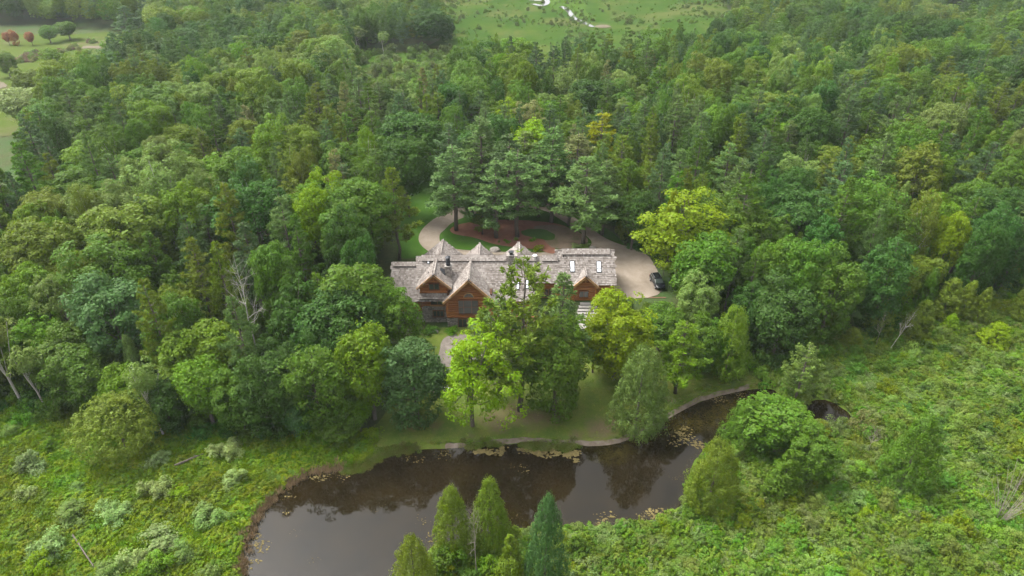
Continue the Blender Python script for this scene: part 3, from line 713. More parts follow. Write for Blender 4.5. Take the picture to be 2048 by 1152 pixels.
BT('edge', 1226, 758, 1220, 578, 128, 'sunny', 'rounded yellow-green maple hiding the stone steps of the lodge', var=2)
BT('bigcedar', 1270, 862, 1268, 690, 126, 'ashen', 'broad grey-green cedar at the tip of the mown bank', var=1)
BT('pine', 1350, 786, 1345, 640, 110, 'fresh', 'feathery yellowish pine between broad grey-green cedar and columnar cedar', var=0)
BT('bigcedar', 1448, 752, 1441, 610, 92, 'cedar', 'dense columnar olive cedar beside the mown bank', var=4)
BT('edge', 1185, 745, 1180, 640, 60, 'mid', 'small green tree below the stone steps', var=0)
BT('edge', 1420, 745, 1415, 640, 60, 'mid', 'green tree tucked behind the columnar cedar', var=1)
BT('edge', 1390, 752, 1382, 628, 72, 'mid', 'mid-green tree crowded between the yellowish pine and columnar cedar', var=1)
BT('edge', 1315, 700, 1310, 590, 96, 'mid', 'green tree below the paved parking court', var=0)
BT('edge', 1542, 722, 1542, 545, 122, 'deep', 'large dark green layered tree at the end of the mown bank', var=1)
BT('edge', 1480, 690, 1478, 560, 80, 'deep', 'shaded dark tree in the gap beside the large layered tree', var=2)
BT('airy', 1352, 560, 1345, 376, 170, 'yellow', 'large bright yellow-green tree hanging over the paved parking court', var=1)
BT('broad', 1392, 640, 1385, 462, 118, 'mid', 'mid-green oak below the bright yellow-green tree beside the parked car', var=6)
BT('broad', 1455, 560, 1450, 400, 110, 'mid', 'mid-green oak behind the bright yellow-green court tree', var=3)
BT('broad', 1262, 500, 1262, 375, 66, 'dark', 'dark thin-trunked tree at the back corner of the parking court', var=7)
BT('shrub', 1290, 630, 1290, 596, 46, 'mid', 'green bush below the front edge of the parking court')
BT('shrub', 1325, 622, 1325, 597, 40, 'dark', 'dark bush at the front corner of the parking court')
# pine grove behind the lodge
for bx, by, tx, ty, wp_, sh, lb, v in [
    (913, 462, 907, 288, 122, 'pine', 'grove pine nearest the curve of the drive', 0), (993, 476, 988, 322, 116, 'pine', 'grove pine rising from the red mulch behind the middle rear gable', 1),
    (1034, 474, 1052, 298, 122, 'pine', 'grove pine with leaning trunk at the front edge of the red mulch', 2), (1017, 440, 1010, 268, 112, 'blue', 'dark-trunked grove pine deep in the island of red mulch', 3),
    (1101, 446, 1112, 252, 118, 'pine', 'grove pine at the far side of the drive island', 4), (1164, 492, 1172, 312, 132, 'pine', 'full grove pine behind the garage wing ridge', 5),
    (1204, 470, 1218, 318, 96, 'pine', 'grove pine crowding behind the full pine by the garage wing', 0), (905, 404, 908, 246, 96, 'blue', 'dusky pine left of the grove above the drive curve', 3),
    (965, 412, 955, 232, 110, 'pine', 'grove pine beyond the drive, behind the curve', 4), (1050, 400, 1052, 262, 96, 'pale', 'pale pine behind the middle of the grove', 5),
    (1150, 410, 1160, 262, 100, 'tan', 'tawny pine at the back of the grove', 2), (945, 432, 942, 298, 86, 'pine', 'grove pine hiding the far curve of the drive', 3), (1076, 434, 1080, 286, 92, 'pine', 'grove pine behind the leaning grove pine, at the far rim of the drive', 0), (1136, 452, 1140, 318, 86, 'blue', 'dusky grove pine just beyond the needle litter of the drive island', 4),
    (965, 470, 968, 415, 44, 'olive', 'small young pine on the red mulch', 1)]:
    BT('pine', bx, by, tx, ty, wp_, sh, lb, var=v)
BT('pine', 800, 520, 795, 335, 96, 'olive', 'olive-tipped pine beside the lawn left of the lodge', var=1)
TO('broad', 820, 225, 110, 16, 'dark', 'dark oak at the head of the rear lawn', var=2)
TO('broad', 806, 285, 84, 16, 'dark', 'dark shaded oak overhanging the rear lawn', var=4)
TO('airy', 1016, 207, 62, 15, 'yellow', 'bright yellow tree top behind the pine grove', var=0)
TO('airy', 1060, 204, 82, 15, 'tan', 'pale tawny tree beside the bright yellow tree top', var=1)
TO('broad', 1062, 244, 86, 16, 'lime', 'lime-green tree between the yellow tree top and the grove pines', var=3)
TO('pine', 1205, 232, 96, 17, 'gold', 'golden-tipped pine behind the full grove pine', var=2)
TO('broad', 1350, 378, 22, 17, 'gold', 'small golden crown tip over the bright court tree', var=2)
# left wood
TO('dead', 470, 528, 80, 20, 'grey', 'bare pale dead tree standing out of the left wood', var=0)
TO('dead', 475, 152, 30, 15, 'grey', 'bare grey twiggy tree in the upper left wood', var=1)
TO('broad', 205, 490, 130, 16, 'mid', var=0); TO('broad', 225, 418, 140, 16, 'olive', var=1); TO('broad', 60, 440, 120, 17, 'olive', var=2)
TO('broad', 350, 370, 90, 17, 'fresh', 'fresh green oak head in the middle of the left wood', var=3); TO('broad', 630, 372, 80, 17, 'lime', 'lime-green oak head above the middle of the left wood', var=0)
TO('pine', 450, 378, 96, 20, 'olive', var=0); TO('pine', 590, 445, 80, 18, 'mid', var=1); TO('pine', 430, 495, 76, 18, 'olive', var=4); TO('pine', 290, 575, 90, 19, 'olive', var=3); TO('pine', 560, 400, 90, 19, 'pine', var=2)
TO('broad', 200, 560, 150, 16, 'teal', 'large blue-green oak in the left wood', var=6); TO('broad', 385, 655, 140, 11.5, 'fresh', 'big fresh-green maple in front of the bare pale dead tree', var=9)
TO('broad', 570, 580, 110, 14.5, 'dark', var=5); TO('edge', 112, 668, 130, 10.5, 'mid', 'broad mid-green tree with drooping sprays at the left marsh edge', var=1); BT('edge', 430, 856, 430, 692, 120, 'fresh', var=0)
BT('edge', 560, 866, 556, 692, 118, 'dark', var=1); BT('edge', 648, 868, 646, 682, 112, 'mid', var=2); TO('edge', 320, 600, 110, 14, 'mid', var=2); TO('broad', 540, 500, 80, 17, 'mid', var=8)
BT('edge', 610, 866, 606, 772, 80, 'teal', 'small blue-green young pine-like tree at the wood edge by the marsh', var=2)
BT('edge', 680, 872, 680, 818, 90, 'mid', 'low leafy bush-like tree at the wood edge near the pond', var=0)
BT('birch', 48, 812, 20, 625, 90, 'pale', 'birch with leaning white trunk at the far left marsh edge', var=0, rot=0.3)
BT('birch', 97, 826, 60, 690, 70, 'pale', 'second white birch at the left marsh edge, beside the broad mid-green tree', var=0, rot=0.0)
BT('birch', 328, 872, 272, 722, 70, 'pale', 'slender white-trunked birch leaning over the round cedar', var=0, rot=0.0)
x_, y_, z_ = at(236, 850, 4.4); BLOCK.append((x_, y_, 5.4)); plant('roundcedar', x_, y_, 9.3, 5.75, 'dome', 'huge round dome-shaped olive cedar in the left marsh', z=z_)
for k, (bx, by, ty, wd) in enumerate([(180, 815, 690, 110), (260, 830, 715, 100), (345, 858, 752, 90), (490, 862, 735, 90), (722, 864, 780, 74)]):
    BT('edge', bx, by, bx, ty, wd, ['mid', 'fresh', 'dark'][k % 3])
# field at the upper left
BT('edge', 102, 86, 101, 42, 36, 'mid', 'round green tree on the grassy field next to the russet saplings', var=0)
BT('edge', 141, 80, 140, 33, 44, 'mid', 'wider round green tree on the grassy field', var=0)
BT('edge', 20, 90, 22, 57, 17, 'red', 'russet sapling nearest the photo edge on the grassy field', var=0)
BT('edge', 34, 91, 36, 56, 16, 'red', 'russet sapling in the middle of three on the grassy field', var=1)
BT('edge', 66, 91, 65, 56, 19, 'red', 'russet sapling beside the round green tree on the grassy field', var=0)
BT('edge', 22, 155, 24, 98, 38, 'mid', 'round green tree on the field edge above the pale willow', var=2)
BT('edge', 58, 262, 50, 156, 98, 'willow', 'large pale grey-green willow at the edge of the grassy field', var=0)
BT('edge', 70, 200, 75, 130, 60, 'olive', 'olive tree between the pale willow and the tall dark maple', var=1)
BT('edge', 145, 212, 142, 105, 84, 'mid', 'tall green maple beside the grassy field, with ragged top', var=0)
BT('broad', 118, 150, 120, 92, 40, 'fresh', 'small fresh-green tree above the tall green maple', var=3)
BT('edge', 225, 205, 218, 92, 86, 'dark', 'dark oak right of the tall green maple by the field', var=2)
BT('broad', 240, 130, 240, 76, 36, 'fresh', 'light-topped tree above the dark oak by the field', var=1)
BT('broad', 297, 125, 295, 66, 48, 'fresh', 'light-topped tree at the right end of the grassy field', var=5)
BT('birch', 320, 185, 325, 98, 56, 'pale', 'pale-trunked tall tree beyond the dark oak by the field', var=1)
BT('birch', 372, 150, 355, 95, 60, 'sage', 'forked pale-trunked tree in the upper left wood', var=1)
BT('pine', 268, 95, 262, 12, 70, 'blue', 'big bluish pine at the far corner of the grassy field', var=1)
BT('birch', 717, 108, 716, 48, 34, 'pale', 'white-trunked birch beside the small grassy clearing', var=1)
BT('birch', 768, 112, 768, 60, 26, 'sage', 'slim pale tree at the back of the small grassy clearing', var=1)
BT('cedar', 655, 110, 655, 48, 24, 'cedar', 'narrow cedar beside the white-trunked birch of the clearing', var=1)
# right wood and swamp edge
for bx, by, tx, ty, wd, sh, lb in [(1640, 655, 1640, 540, 58, 'cedar', 'olive cedar above the leaning dead tree'), (1700, 690, 1706, 655, 46, 'cedar', 'small round cedar at the swamp edge'), (1750, 660, 1752, 588, 60, 'cedar', 'olive cedar behind the grey snag'),
    (1830, 672, 1828, 600, 54, 'cedar', 'slim olive cedar right of the grey snag'), (1880, 640, 1880, 556, 60, 'cedar', 'tall olive cedar in the swamp-edge row'), (1918, 640, 1918, 562, 48, 'cedar', 'second cedar of the swamp-edge row'), (1950, 645, 1952, 575, 44, 'cedar', 'slim cedar of the swamp-edge row'),
    (1845, 560, 1850, 470, 56, 'mid', 'green cedar behind the swamp-edge row'), (2000, 560, 2010, 470, 52, 'cedar', 'cedar near the photo edge above the swamp'), (1985, 690, 1965, 645, 60, 'lime', 'bright green bushy cedar in the swamp'), (1895, 665, 1898, 628, 36, 'lime', 'small bright green sapling below the cedar row'),
    (1968, 480, 1965, 385, 58, 'fresh', 'fresh-green cedar in the right wood'), (2030, 640, 2030, 560, 44, 'cedar', 'olive cedar at the photo edge beside the swamp')]:
    BT('cedar', bx, by, tx, ty, wd, sh, lb)
BT('dead', 1614, 650, 1655, 565, 60, 'grey', 'bare leaning dead tree fallen against the right wood', var=1, tilt=(0, .45))
BT('dead', 1752, 690, 1772, 612, 16, 'grey', 'thin grey snag at the swamp edge', var=2, tilt=(0, .2))
BT('dead', 1775, 705, 1808, 620, 20, 'grey', 'leaning grey snag beside the thin grey snag', var=0, tilt=(0, .35))
TO('pine', 1700, 372, 90, 20, 'mid', 'spreading pine in the middle of the right wood', var=1); TO('pine', 1500, 355, 100, 20, 'mid', var=2); TO('broad', 1730, 365, 110, 17, 'mid', var=0)
TO('broad', 1560, 480, 80, 16, 'mid', var=2); TO('broad', 1610, 490, 90, 16, 'mid', var=4); TO('edge', 1690, 500, 110, 17, 'mid', var=1); TO('edge', 1800, 480, 100, 17, 'deep', var=2)
TO('broad', 1490, 180, 80, 16, 'mid', var=5); TO('broad', 1550, 190, 80, 16, 'olive', var=1); TO('broad', 1920, 425, 60, 15, 'lime', 'bright lime-green tree in the right wood', var=2)
TO('dead', 1935, 205, 26, 14, 'tan', 'thin tawny dead conifer in the upper right wood', var=2)
TO('birch', 1165, 105, 50, 17, 'sage', 'pale forked trunks in the dark wood beyond the grove', var=1)
# pond and swamp
BT('bigcedar', 908, 1100, 915, 972, 92, 'cedar', 'olive cedar on the near pond shore, beside its taller twin', var=0)
BT('bigcedar', 982, 1086, 978, 954, 94, 'cedar', 'taller of two cedars on the near pond shore', var=2)
BT('bigcedar', 1088, 1185, 1083, 988, 100, 'teal', 'soft blue-green conifer rising from the near pond shore', var=0)
BT('bigcedar', 835, 1205, 828, 1074, 104, 'cedar', 'olive cedar in the near corner of the pond', var=1)
BT('cedar', 1022, 1190, 1020, 1072, 70, 'cedar', 'olive bushy cedar beside the blue-green conifer', var=3)
BT('shrub', 985, 1165, 985, 1090, 80, 'fresh', 'leafy fresh-green shrub below the twin cedars')
BT('shrub', 893, 1165, 893, 1085, 84, 'mid', 'leafy mid-green shrub under the olive shore cedar')
BT('dead', 953, 1148, 944, 1004, 44, 'grey', 'thin grey dead snag in front of the twin cedars', var=2)
BT('edge', 1546, 905, 1545, 782, 150, 'mid', 'spreading mid-green tree on the spit between pond and pool', var=0)
BT('bigcedar', 1480, 890, 1488, 800, 96, 'mid', 'dark green cedar at the pond side of the spit', var=2)
BT('bigcedar', 1416, 1010, 1416, 880, 116, 'cedar', 'stout olive cedar on the right pond shore', var=4)
BT('edge', 1610, 962, 1605, 850, 90, 'mid', 'mid-green tree below the pool', var=2)
BT('cedar', 1560, 985, 1556, 905, 80, 'mid', 'low green cedar below the spreading tree of the spit', var=3)
BT('bigcedar', 1802, 968, 1800, 828, 122, 'mid', 'tall soft green cedar alone in the right swamp', var=2)
BT('thinpine', 1590, 800, 1588, 690, 70, 'sage', 'hazy soft tamarack above the pool', var=0)
BT('shrub', 1725, 880, 1722, 805, 56, 'tan', 'dry thin shrub beside the pool')
BT('bareshrub', 1998, 1040, 2010, 940, 100, 'grey', 'grey leafless willow shrub at the right edge of the swamp', var=0)
BT('dead', 1735, 905, 1738, 850, 26, 'grey', 'grey snag between the pool and the soft green cedar', var=1)

# individual marsh shrubs
for bx, by, ty, wd, sh, lb in [
    (445, 920, 872, 66, 'white', 'rounded pale flowering shrub by the fallen log'), (470, 978, 938, 56, 'white', 'whitest flowering shrub near the pond bend'), (68, 950, 880, 70, 'grey', 'hazy grey leafless shrub in the left marsh'), (105, 905, 862, 44, 'fresh', 'green shrub behind the hazy grey shrub'),
    (318, 935, 895, 60, 'grey', 'grey-green willow shrub below the round cedar'), (305, 995, 948, 66, 'white', 'flowering shrub in the middle of the left marsh'), (365, 1005, 970, 50, 'lime', 'lime-green shrub in the middle of the left marsh'), (55, 995, 965, 46, 'white', 'small pale flowering shrub near the left photo edge'),
    (140, 1045, 1000, 80, 'sage', 'sage-green shrub spread across the left marsh'), (225, 1040, 990, 70, 'white', 'pale-topped shrub beside the sage-green shrub'), (430, 1045, 1000, 76, 'pale', 'pale green shrub near the pond shore'), (105, 1130, 1060, 80, 'white', 'large flowering shrub at the lower left corner'),
    (100, 1150, 1090, 70, 'lime', 'lime-green shrub under the large flowering shrub'), (330, 1090, 1050, 90, 'grey', 'grey-green shrub in the lower marsh'), (265, 1135, 1090, 70, 'white', 'flowering shrub in the lower marsh'), (370, 1120, 1075, 60, 'sage', 'sage-green shrub near the lower pond shore'),
    (310, 1160, 1105, 80, 'fresh', 'fresh-green shrub at the bottom of the left marsh'), (15, 880, 845, 40, 'pale', 'pale shrub at the left photo edge'), (160, 985, 955, 40, 'pale', 'small pale shrub below the round cedar'), (420, 1160, 1115, 60, 'pale', 'pale shrub by the bottom pond shore'),
    (210, 1160, 1120, 70, 'sage', 'sage shrub at the bottom edge of the marsh')]:
    BT('shrub', bx, by, bx, ty, wd, sh, lb)
for bx, by, ty, wd, sh, lb in [
    (1080, 506, 486, 32, 'yellow', 'bright yellow-green shrub on the mulch by the rear gables'), (1013, 486, 478, 18, 'fresh', 'low green shrub on the front edge of the red mulch'), (1030, 482, 475, 18, 'fresh', 'low green shrub at the foot of the leaning grove pine'), (998, 486, 480, 10, 'mid', 'tiny green shrub on the red mulch'),
    (1066, 484, 475, 20, 'fresh', 'low green shrub above the bright yellow-green shrub'), (1148, 498, 484, 30, 'white', 'pale rounded shrub behind the garage wing'), (1172, 500, 486, 30, 'sage', 'sage shrub beside the pale rounded shrub'), (1270, 500, 480, 40, 'dark', 'dark bush at the back edge of the parking court'),
    (1256, 612, 596, 24, 'mid', 'bush beside the wall end of the garage wing'), (858, 672, 646, 34, 'mid', 'green bush against the stone footing of the small gable'), (905, 672, 650, 30, 'fresh', 'fresh-green bush under the large log gable'), (848, 700, 672, 34, 'dark', 'dark bush on the lawn below the small gable'), (1075, 650, 610, 30, 'white', 'whitish flowering shrub below the covered porch'), (1170, 655, 632, 24, 'white', 'white flowering shrub beside the stone steps')]:
    BT('shrub', bx, by, bx, ty, wd, sh, lb)

# ------------------------------------------------------------------ the woods
NOGO = [np.array(wpoly(p)) for p in [
    [(690, 900), (715, 800), (735, 690), (738, 560), (752, 470), (800, 372), (835, 345), (885, 350), (940, 398), (1000, 398), (1130, 408), (1250, 478), (1345, 540), (1350, 640), (1420, 740), (1500, 738), (1540, 790), (1300, 950), (1000, 960)],
    [(-600, 475), (62, 420), (115, 285), (122, 240), (180, 214), (240, 210), (250, 160), (340, 110), (300, 66), (100, 50), (-600, 60)],
    [(725, 268), (706, 180), (700, 112), (735, 104), (905, 106), (930, 120), (918, 262)],
    [(850, -30), (862, 30), (895, 90), (905, 172), (1010, 178), (1240, 160), (1330, 150), (1425, 125), (1490, 60), (1430, 0), (1460, -30)],
    [(1868, 80), (1872, 22), (1932, 20), (1938, 80)]]]
FRONT = np.array(wpoly([(-700, 800), (0, 815), (150, 815), (330, 852), (480, 860), (600, 866), (700, 868), (760, 830), (1490, 730), (1525, 722), (1610, 695), (1700, 672), (1800, 640), (1900, 620), (2048, 575), (2700, 430)]))
cell = {}
def free(x, y, r, k):
    cx, cy = int(x//7), int(y//7)
    for i in range(cx - 2, cx + 3):
        for j in range(cy - 2, cy + 3):
            for (a, b, q) in cell.get((i, j), ()):
                if (a - x)**2 + (b - y)**2 < (k*(r + q))**2: return False
    return True
def put(x, y, r): cell.setdefault((int(x//7), int(y//7)), []).append((x, y, r))
for b_ in BLOCK: put(*b_)
def vnoise(x, y, s, seed=0):
    return .5 + .25*(math.sin(x/s*1.7 + seed) + math.sin(y/s*1.3 + seed*2.1 + math.sin(x/s*.9)*1.3)) 
cand = []
yy = 74.0
while yy < 575:
    half = .75*(.848*yy + 40) + 14
    for _ in range(int(2*half*1.0*0.55) + 1): cand.append((rnd.uniform(-half, half), yy + rnd.random()))
    yy += 1.0
rnd.shuffle(cand); cand.sort(key=lambda p: p[1] + rnd.random()*12)
CX = np.array([c[0] for c in cand]); CY = np.array([c[1] for c in cand])
ok = CY > np.interp(CX, FRONT[:, 0], FRONT[:, 1])
for P in NOGO: ok &= ~inside(P, CX, CY)
woods = []
for (x, y), o in zip(cand, ok):
    if not o: continue
    z = float(h_base(x, y)); px, py, d = proj(x, y, z)
    n = vnoise(x, y, 30, 3); n2 = vnoise(x, y, 18, 8); n3 = vnoise(x, y, 24, 13); u = rnd.random() if rnd.random() < .5 else min(.999, max(0, vnoise(x, y, 21, 5) + rnd.gauss(0, .1)))
    if px > 1640 and 330 < py < 760: pk = (.42, .25)       # cedar swamp side
    elif px > 1400: pk = (.60, .30)
    elif 840 < px < 1400 and py > 260: pk = (.52, .46)
    else: pk = (.68 + .2*(n - .5), .27)
    kind = 'broad' if u < pk[0] else 'pine' if u < pk[0] + pk[1] else 'cedar'
    if kind == 'cedar' and py < 330 and rnd.random() < .6: kind = 'broad'
    if kind == 'broad':
        r = rnd.choice([rnd.uniform(2.8, 4.6), rnd.uniform(4, 6), rnd.uniform(5.2, 7.4)]); H = rnd.uniform(12.5, 20); 
        if px < 900: sh = rnd.choices(['mid', 'olive', 'fresh', 'dark', 'pale', 'deep'], [.34, .27*n2*2, .16, .16, .06 + .2*(py < 300), .1])[0]
        elif px < 1420: sh = rnd.choices(['mid', 'dark', 'deep', 'fresh', 'olive'], [.4, .22, .18, .1, .1])[0]
        else: sh = rnd.choices(['mid', 'dark', 'deep', 'fresh', 'pale', 'olive'], [.38, .14, .16, .16, .07, .09])[0]
        if py < 150: sh = rnd.choices(['mid', 'deep', 'dark', 'pale'], [.42, .28, .2, .1])[0]
    elif kind == 'pine':
        r = rnd.uniform(3.2, 5.4); H = rnd.uniform(15, 21); sh = rnd.choices(['pine', 'blue', 'olive', 'mid', 'tan'], [.34, .25, .2, .2, .02])[0]
    else:
        r = rnd.uniform(1.5, 2.4); H = rnd.uniform(8, 13); sh = rnd.choices(['cedar', 'mid', 'fresh', 'sage'], [.5, .25, .15, .1])[0]
    if kind == 'broad' and rnd.random() < .6: sh = ['dark', 'deep', 'mid', 'mid', 'olive', 'fresh', 'pale'][min(6, max(0, int((n3*1.25 - .12 + rnd.gauss(0, .06))*7)))]
    if y > 240: H *= .92
    k = .60 if kind != 'cedar' else .66
    if not free(x, y, r, k): continue
    put(x, y, r)
    edge_ = y < np.interp(x, FRONT[:, 0], FRONT[:, 1]) + 9
    woods.append((kind, x, y, z, H, r, sh, edge_, px, d))
left = {'broad': [], 'pine': [], 'cedar': []}
count = {'broad': sum(t['kind'] in ('broad', 'airy', 'edge') for t in TREES), 'pine': sum(t['kind'] in ('pine', 'thinpine') for t in TREES), 'cedar': sum('cedar' in t['kind'] for t in TREES)}
woods.sort(key=lambda t: t[9])
for kind, x, y, z, H, r, sh, e_, px, d in woods:
    vis = -60*800/d < px < 2048 + 60*800/d
    if vis and count[kind] < 300:
        count[kind] += 1
        plant('edge' if (e_ and kind == 'broad') else kind, x, y, H, r, sh, z=z)
    else: left[kind].append((x, y, z, H, r, sh))

# points carrying copies of a few source clumps
def scatter(name, pts, sources, kind='stuff', tilt=0.0):
    """pts: rows of x, y, z, scale xy, scale z, source index"""
    pts = np.asarray(pts, float); me = bpy.data.meshes.new(name); me.vertices.add(len(pts)); me.vertices.foreach_set('co', pts[:, :3].astype(np.float32).ravel())
    a = me.attributes.new('sc', 'FLOAT_VECTOR', 'POINT'); a.data.foreach_set('vector', pts[:, [3, 3, 4]].astype(np.float32).ravel())
    a = me.attributes.new('rt', 'FLOAT_VECTOR', 'POINT'); rt = npr.normal(0, tilt, (len(pts), 3)); rt[:, 2] = npr.uniform(0, 6.283, len(pts)); a.data.foreach_set('vector', rt.astype(np.float32).ravel())
    a = me.attributes.new('ix', 'INT', 'POINT'); a.data.foreach_set('value', pts[:, 5].astype(np.int32))
    tn = np.array([c for _, c in sources])[pts[:, 5].astype(int)]*npr.uniform(.88, 1.12, (len(pts), 1))*npr.uniform(.96, 1.04, (len(pts), 3))
    a = me.attributes.new('tint', 'FLOAT_VECTOR', 'POINT'); a.data.foreach_set('vector', tn.astype(np.float32).ravel())
    src = bpy.data.collections.new(name + '_source')
    for i, (m, c) in enumerate(sources):
        o = bpy.data.objects.new(f'{name}_clump_{i:02d}', m); src.objects.link(o)
    g = bpy.data.node_groups.new(name, 'GeometryNodeTree')
    g.interface.new_socket('Geometry', in_out='INPUT', socket_type='NodeSocketGeometry'); g.interface.new_socket('Geometry', in_out='OUTPUT', socket_type='NodeSocketGeometry')
    N = lambda t: g.nodes.new(t)
    gi, go, ip, ci = N('NodeGroupInput'), N('NodeGroupOutput'), N('GeometryNodeInstanceOnPoints'), N('GeometryNodeCollectionInfo')
    ci.inputs['Collection'].default_value = src; ci.inputs['Separate Children'].default_value = True; ci.inputs['Reset Children'].default_value = True
    def attr(nm, t):
        n = N('GeometryNodeInputNamedAttribute'); n.data_type = t; n.inputs['Name'].default_value = nm; return n.outputs['Attribute']
    er = N('FunctionNodeEulerToRotation')
    L = g.links.new
    L(gi.outputs[0], ip.inputs['Points']); L(ci.outputs[0], ip.inputs['Instance']); ip.inputs['Pick Instance'].default_value = True
    L(attr('ix', 'INT'), ip.inputs['Instance Index']); L(attr('rt', 'FLOAT_VECTOR'), er.inputs[0]); L(er.outputs[0], ip.inputs['Rotation']); L(attr('sc', 'FLOAT_VECTOR'), ip.inputs['Scale'])
    L(ip.outputs[0], go.inputs[0])
    o = link(name, me); md = o.modifiers.new('scatter', 'NODES'); md.node_group = g
    return tag(o, kind=kind)
def tree_scatter(name, kind, rows, shades):
    P = PROTO[kind]; srcs = []; key = {}
    for s_ in shades:
        for v in range(len(P)):
            if v % 3 == (shades.index(s_) % 3) or len(P) < 6: key.setdefault(s_, []).append(len(srcs)); srcs.append((P[v][0], C_[s_]))
    pts = []
    for x, y, z, H, r, sh in rows:
        s_ = sh if sh in key else shades[0]; i = rnd.choice(key[s_]); pts.append((x, y, z, r/P[0][3], H/P[0][2], i))
    return scatter(name, pts, srcs)
tree_scatter('broadleaf_forest', 'broad', left['broad'], ['mid', 'dark', 'deep', 'pale', 'olive', 'fresh'])
tree_scatter('pine_forest', 'pine', left['pine'], ['pine', 'blue', 'olive', 'mid'])
if left['cedar']: tree_scatter('cedar_forest', 'cedar', left['cedar'], ['cedar', 'mid'])
print('woods', count, {k: len(v) for k, v in left.items()})

# ------------------------------------------------------------------ undergrowth, marsh plants
sheet('marsh_floor', [(-250, 790), (0, 800), (150, 800), (330, 838), (480, 848), (600, 858), (720, 862), (765, 858), (770, 912), (720, 990), (660, 1000), (610, 1040), (570, 1090), (560, 1180), (560, 1330), (-350, 1330)], .035, M['marsh_floor'], 1.2)
sheet('marsh_floor', [(1525, 745), (1610, 690), (1700, 665), (1800, 640), (1900, 612), (2048, 565), (2330, 480), (2500, 1330), (700, 1330), (760, 1120), (860, 1050), (1000, 1020), (1230, 1005), (1340, 970), (1350, 915), (1420, 840), (1540, 780)], .035, M['marsh_floor'], 1.2)
U_BL = [mesh_np('sedge_clump', *blades(600 + i, 190, .8, .55, .075), M['marsh_leaf']) for i in range(3)]
U_SH = [mesh_np('leafy_clump', *shrub_crown(610 + i, R0=.95, H=.85, ncl=10, nl=52, size=.165)[:2], M['marsh_leaf']) for i in range(4)]
U_RD = [mesh_np('reed_clump', *blades(630 + i, 40, .35, .75, .05, .25), M['reed']) for i in range(2)]
def area(P, dens, avoid=(), clear=0.2):
    P = np.asarray(P); x0, y0 = P.min(0); x1, y1 = P.max(0); n = int((x1 - x0)*(y1 - y0)*dens)
    X = npr.uniform(x0, x1, n); Y = npr.uniform(y0, y1, n); m = inside(P, X, Y)
    for A in avoid: m &= sdist(A, X, Y) > clear
    return X[m], Y[m]
LEFT_MARSH = np.array(wpoly([(-250, 790), (0, 806), (150, 806), (330, 845), (480, 855), (600, 866), (720, 866), (760, 860), (745, 905), (700, 930), (610, 950), (540, 1000), (500, 1050), (480, 1160), (480, 1330), (-350, 1330)]))
RIGHT_SWAMP = np.array(wpoly([(1520, 745), (1610, 690), (1700, 665), (1800, 640), (1900, 612), (2048, 565), (2330, 480), (2500, 1330), (700, 1330), (800, 1170), (880, 1095), (1000, 1062), (1100, 1055), (1250, 1050), (1340, 1030), (1375, 990), (1378, 935), (1450, 870), (1560, 812), (1530, 775)]))
def cover(name, X, Y, srcs, sc, zs, weights, hz=0.0):
    Z = h_full(X.copy(), Y.copy()); k = Z > WATER + .05; X, Y, Z = X[k], Y[k], Z[k]; n = len(X)
    s = npr.uniform(*sc, n); idx = npr.choice(len(srcs), n, p=np.array(weights)/sum(weights))
    return scatter(name, np.c_[X, Y, Z - .03, s, s*npr.uniform(*zs, n), idx], srcs, tilt=.08)
X, Y = area(LEFT_MARSH, 3.6, [POND, POOL], .5)
cover('marsh_grass', X, Y, [(U_BL[0], (.12, .18, .018)), (U_BL[1], (.15, .205, .019)), (U_BL[2], (.09, .16, .019)), (U_SH[0], (.125, .185, .02)), (U_SH[1], (.16, .21, .022)), (U_SH[2], (.095, .155, .022))], (.6, 1.15), (.6, 1.1), [3, 3, 3, 2.5, 2, 1.5])
X, Y = area(RIGHT_SWAMP, 1.7, [POND, POOL], .3)
d_ = np.hypot(X, Y)
cover('swamp_undergrowth', X, Y, [(U_SH[0], (.118, .182, .024)), (U_SH[1], (.142, .195, .032)), (U_SH[2], (.09, .158, .024)), (U_SH[3], (.14, .19, .05)), (U_BL[0], (.115, .165, .022)), (U_SH[1], (.15, .195, .07))], (.7, 1.35), (.8, 1.5), [3, 3, 3, 2, 2, .8])
X, Y = area(RIGHT_SWAMP, .16, [POND, POOL], 1.2); S5 = [p[0] for p in PROTO['shrub']]
cover('swamp_shrubbery', X, Y, [(S5[0], (.112, .175, .027)), (S5[1], (.142, .195, .042)), (S5[2], (.09, .157, .024)), (S5[3], (.135, .185, .055)), (S5[4], (.07, .122, .023)), (S5[1], (.14, .185, .018))], (.55, 1.25), (.7, 1.35), [3, 2.5, 3, 1.5, 2, 2])
LAWN_P = np.array(wpoly([(690, 930), (745, 862), (790, 800), (840, 665), (985, 660), (1160, 650), (1310, 615), (1420, 740), (1500, 730), (1525, 768), (1440, 790), (1330, 840), (1245, 884), (1130, 889), (1000, 887), (900, 894), (765, 906)]))
X, Y = area(LAWN_P, 5.5, [POND], .5); keep = np.array([.25 + .75*vnoise(a, c, 4, 2) + .3*vnoise(a, c, 1.6, 7) > rnd.random()*1.3 for a, c in zip(X, Y)]); X, Y = X[keep], Y[keep]
cover('lawn_grass', X, Y, [(U_BL[0], (.12, .18, .022)), (U_BL[1], (.155, .195, .03)), (U_BL[2], (.095, .15, .02)), (U_BL[1], (.17, .165, .05))], (.3, .6), (.22, .4), [3, 3, 2, 1.2])
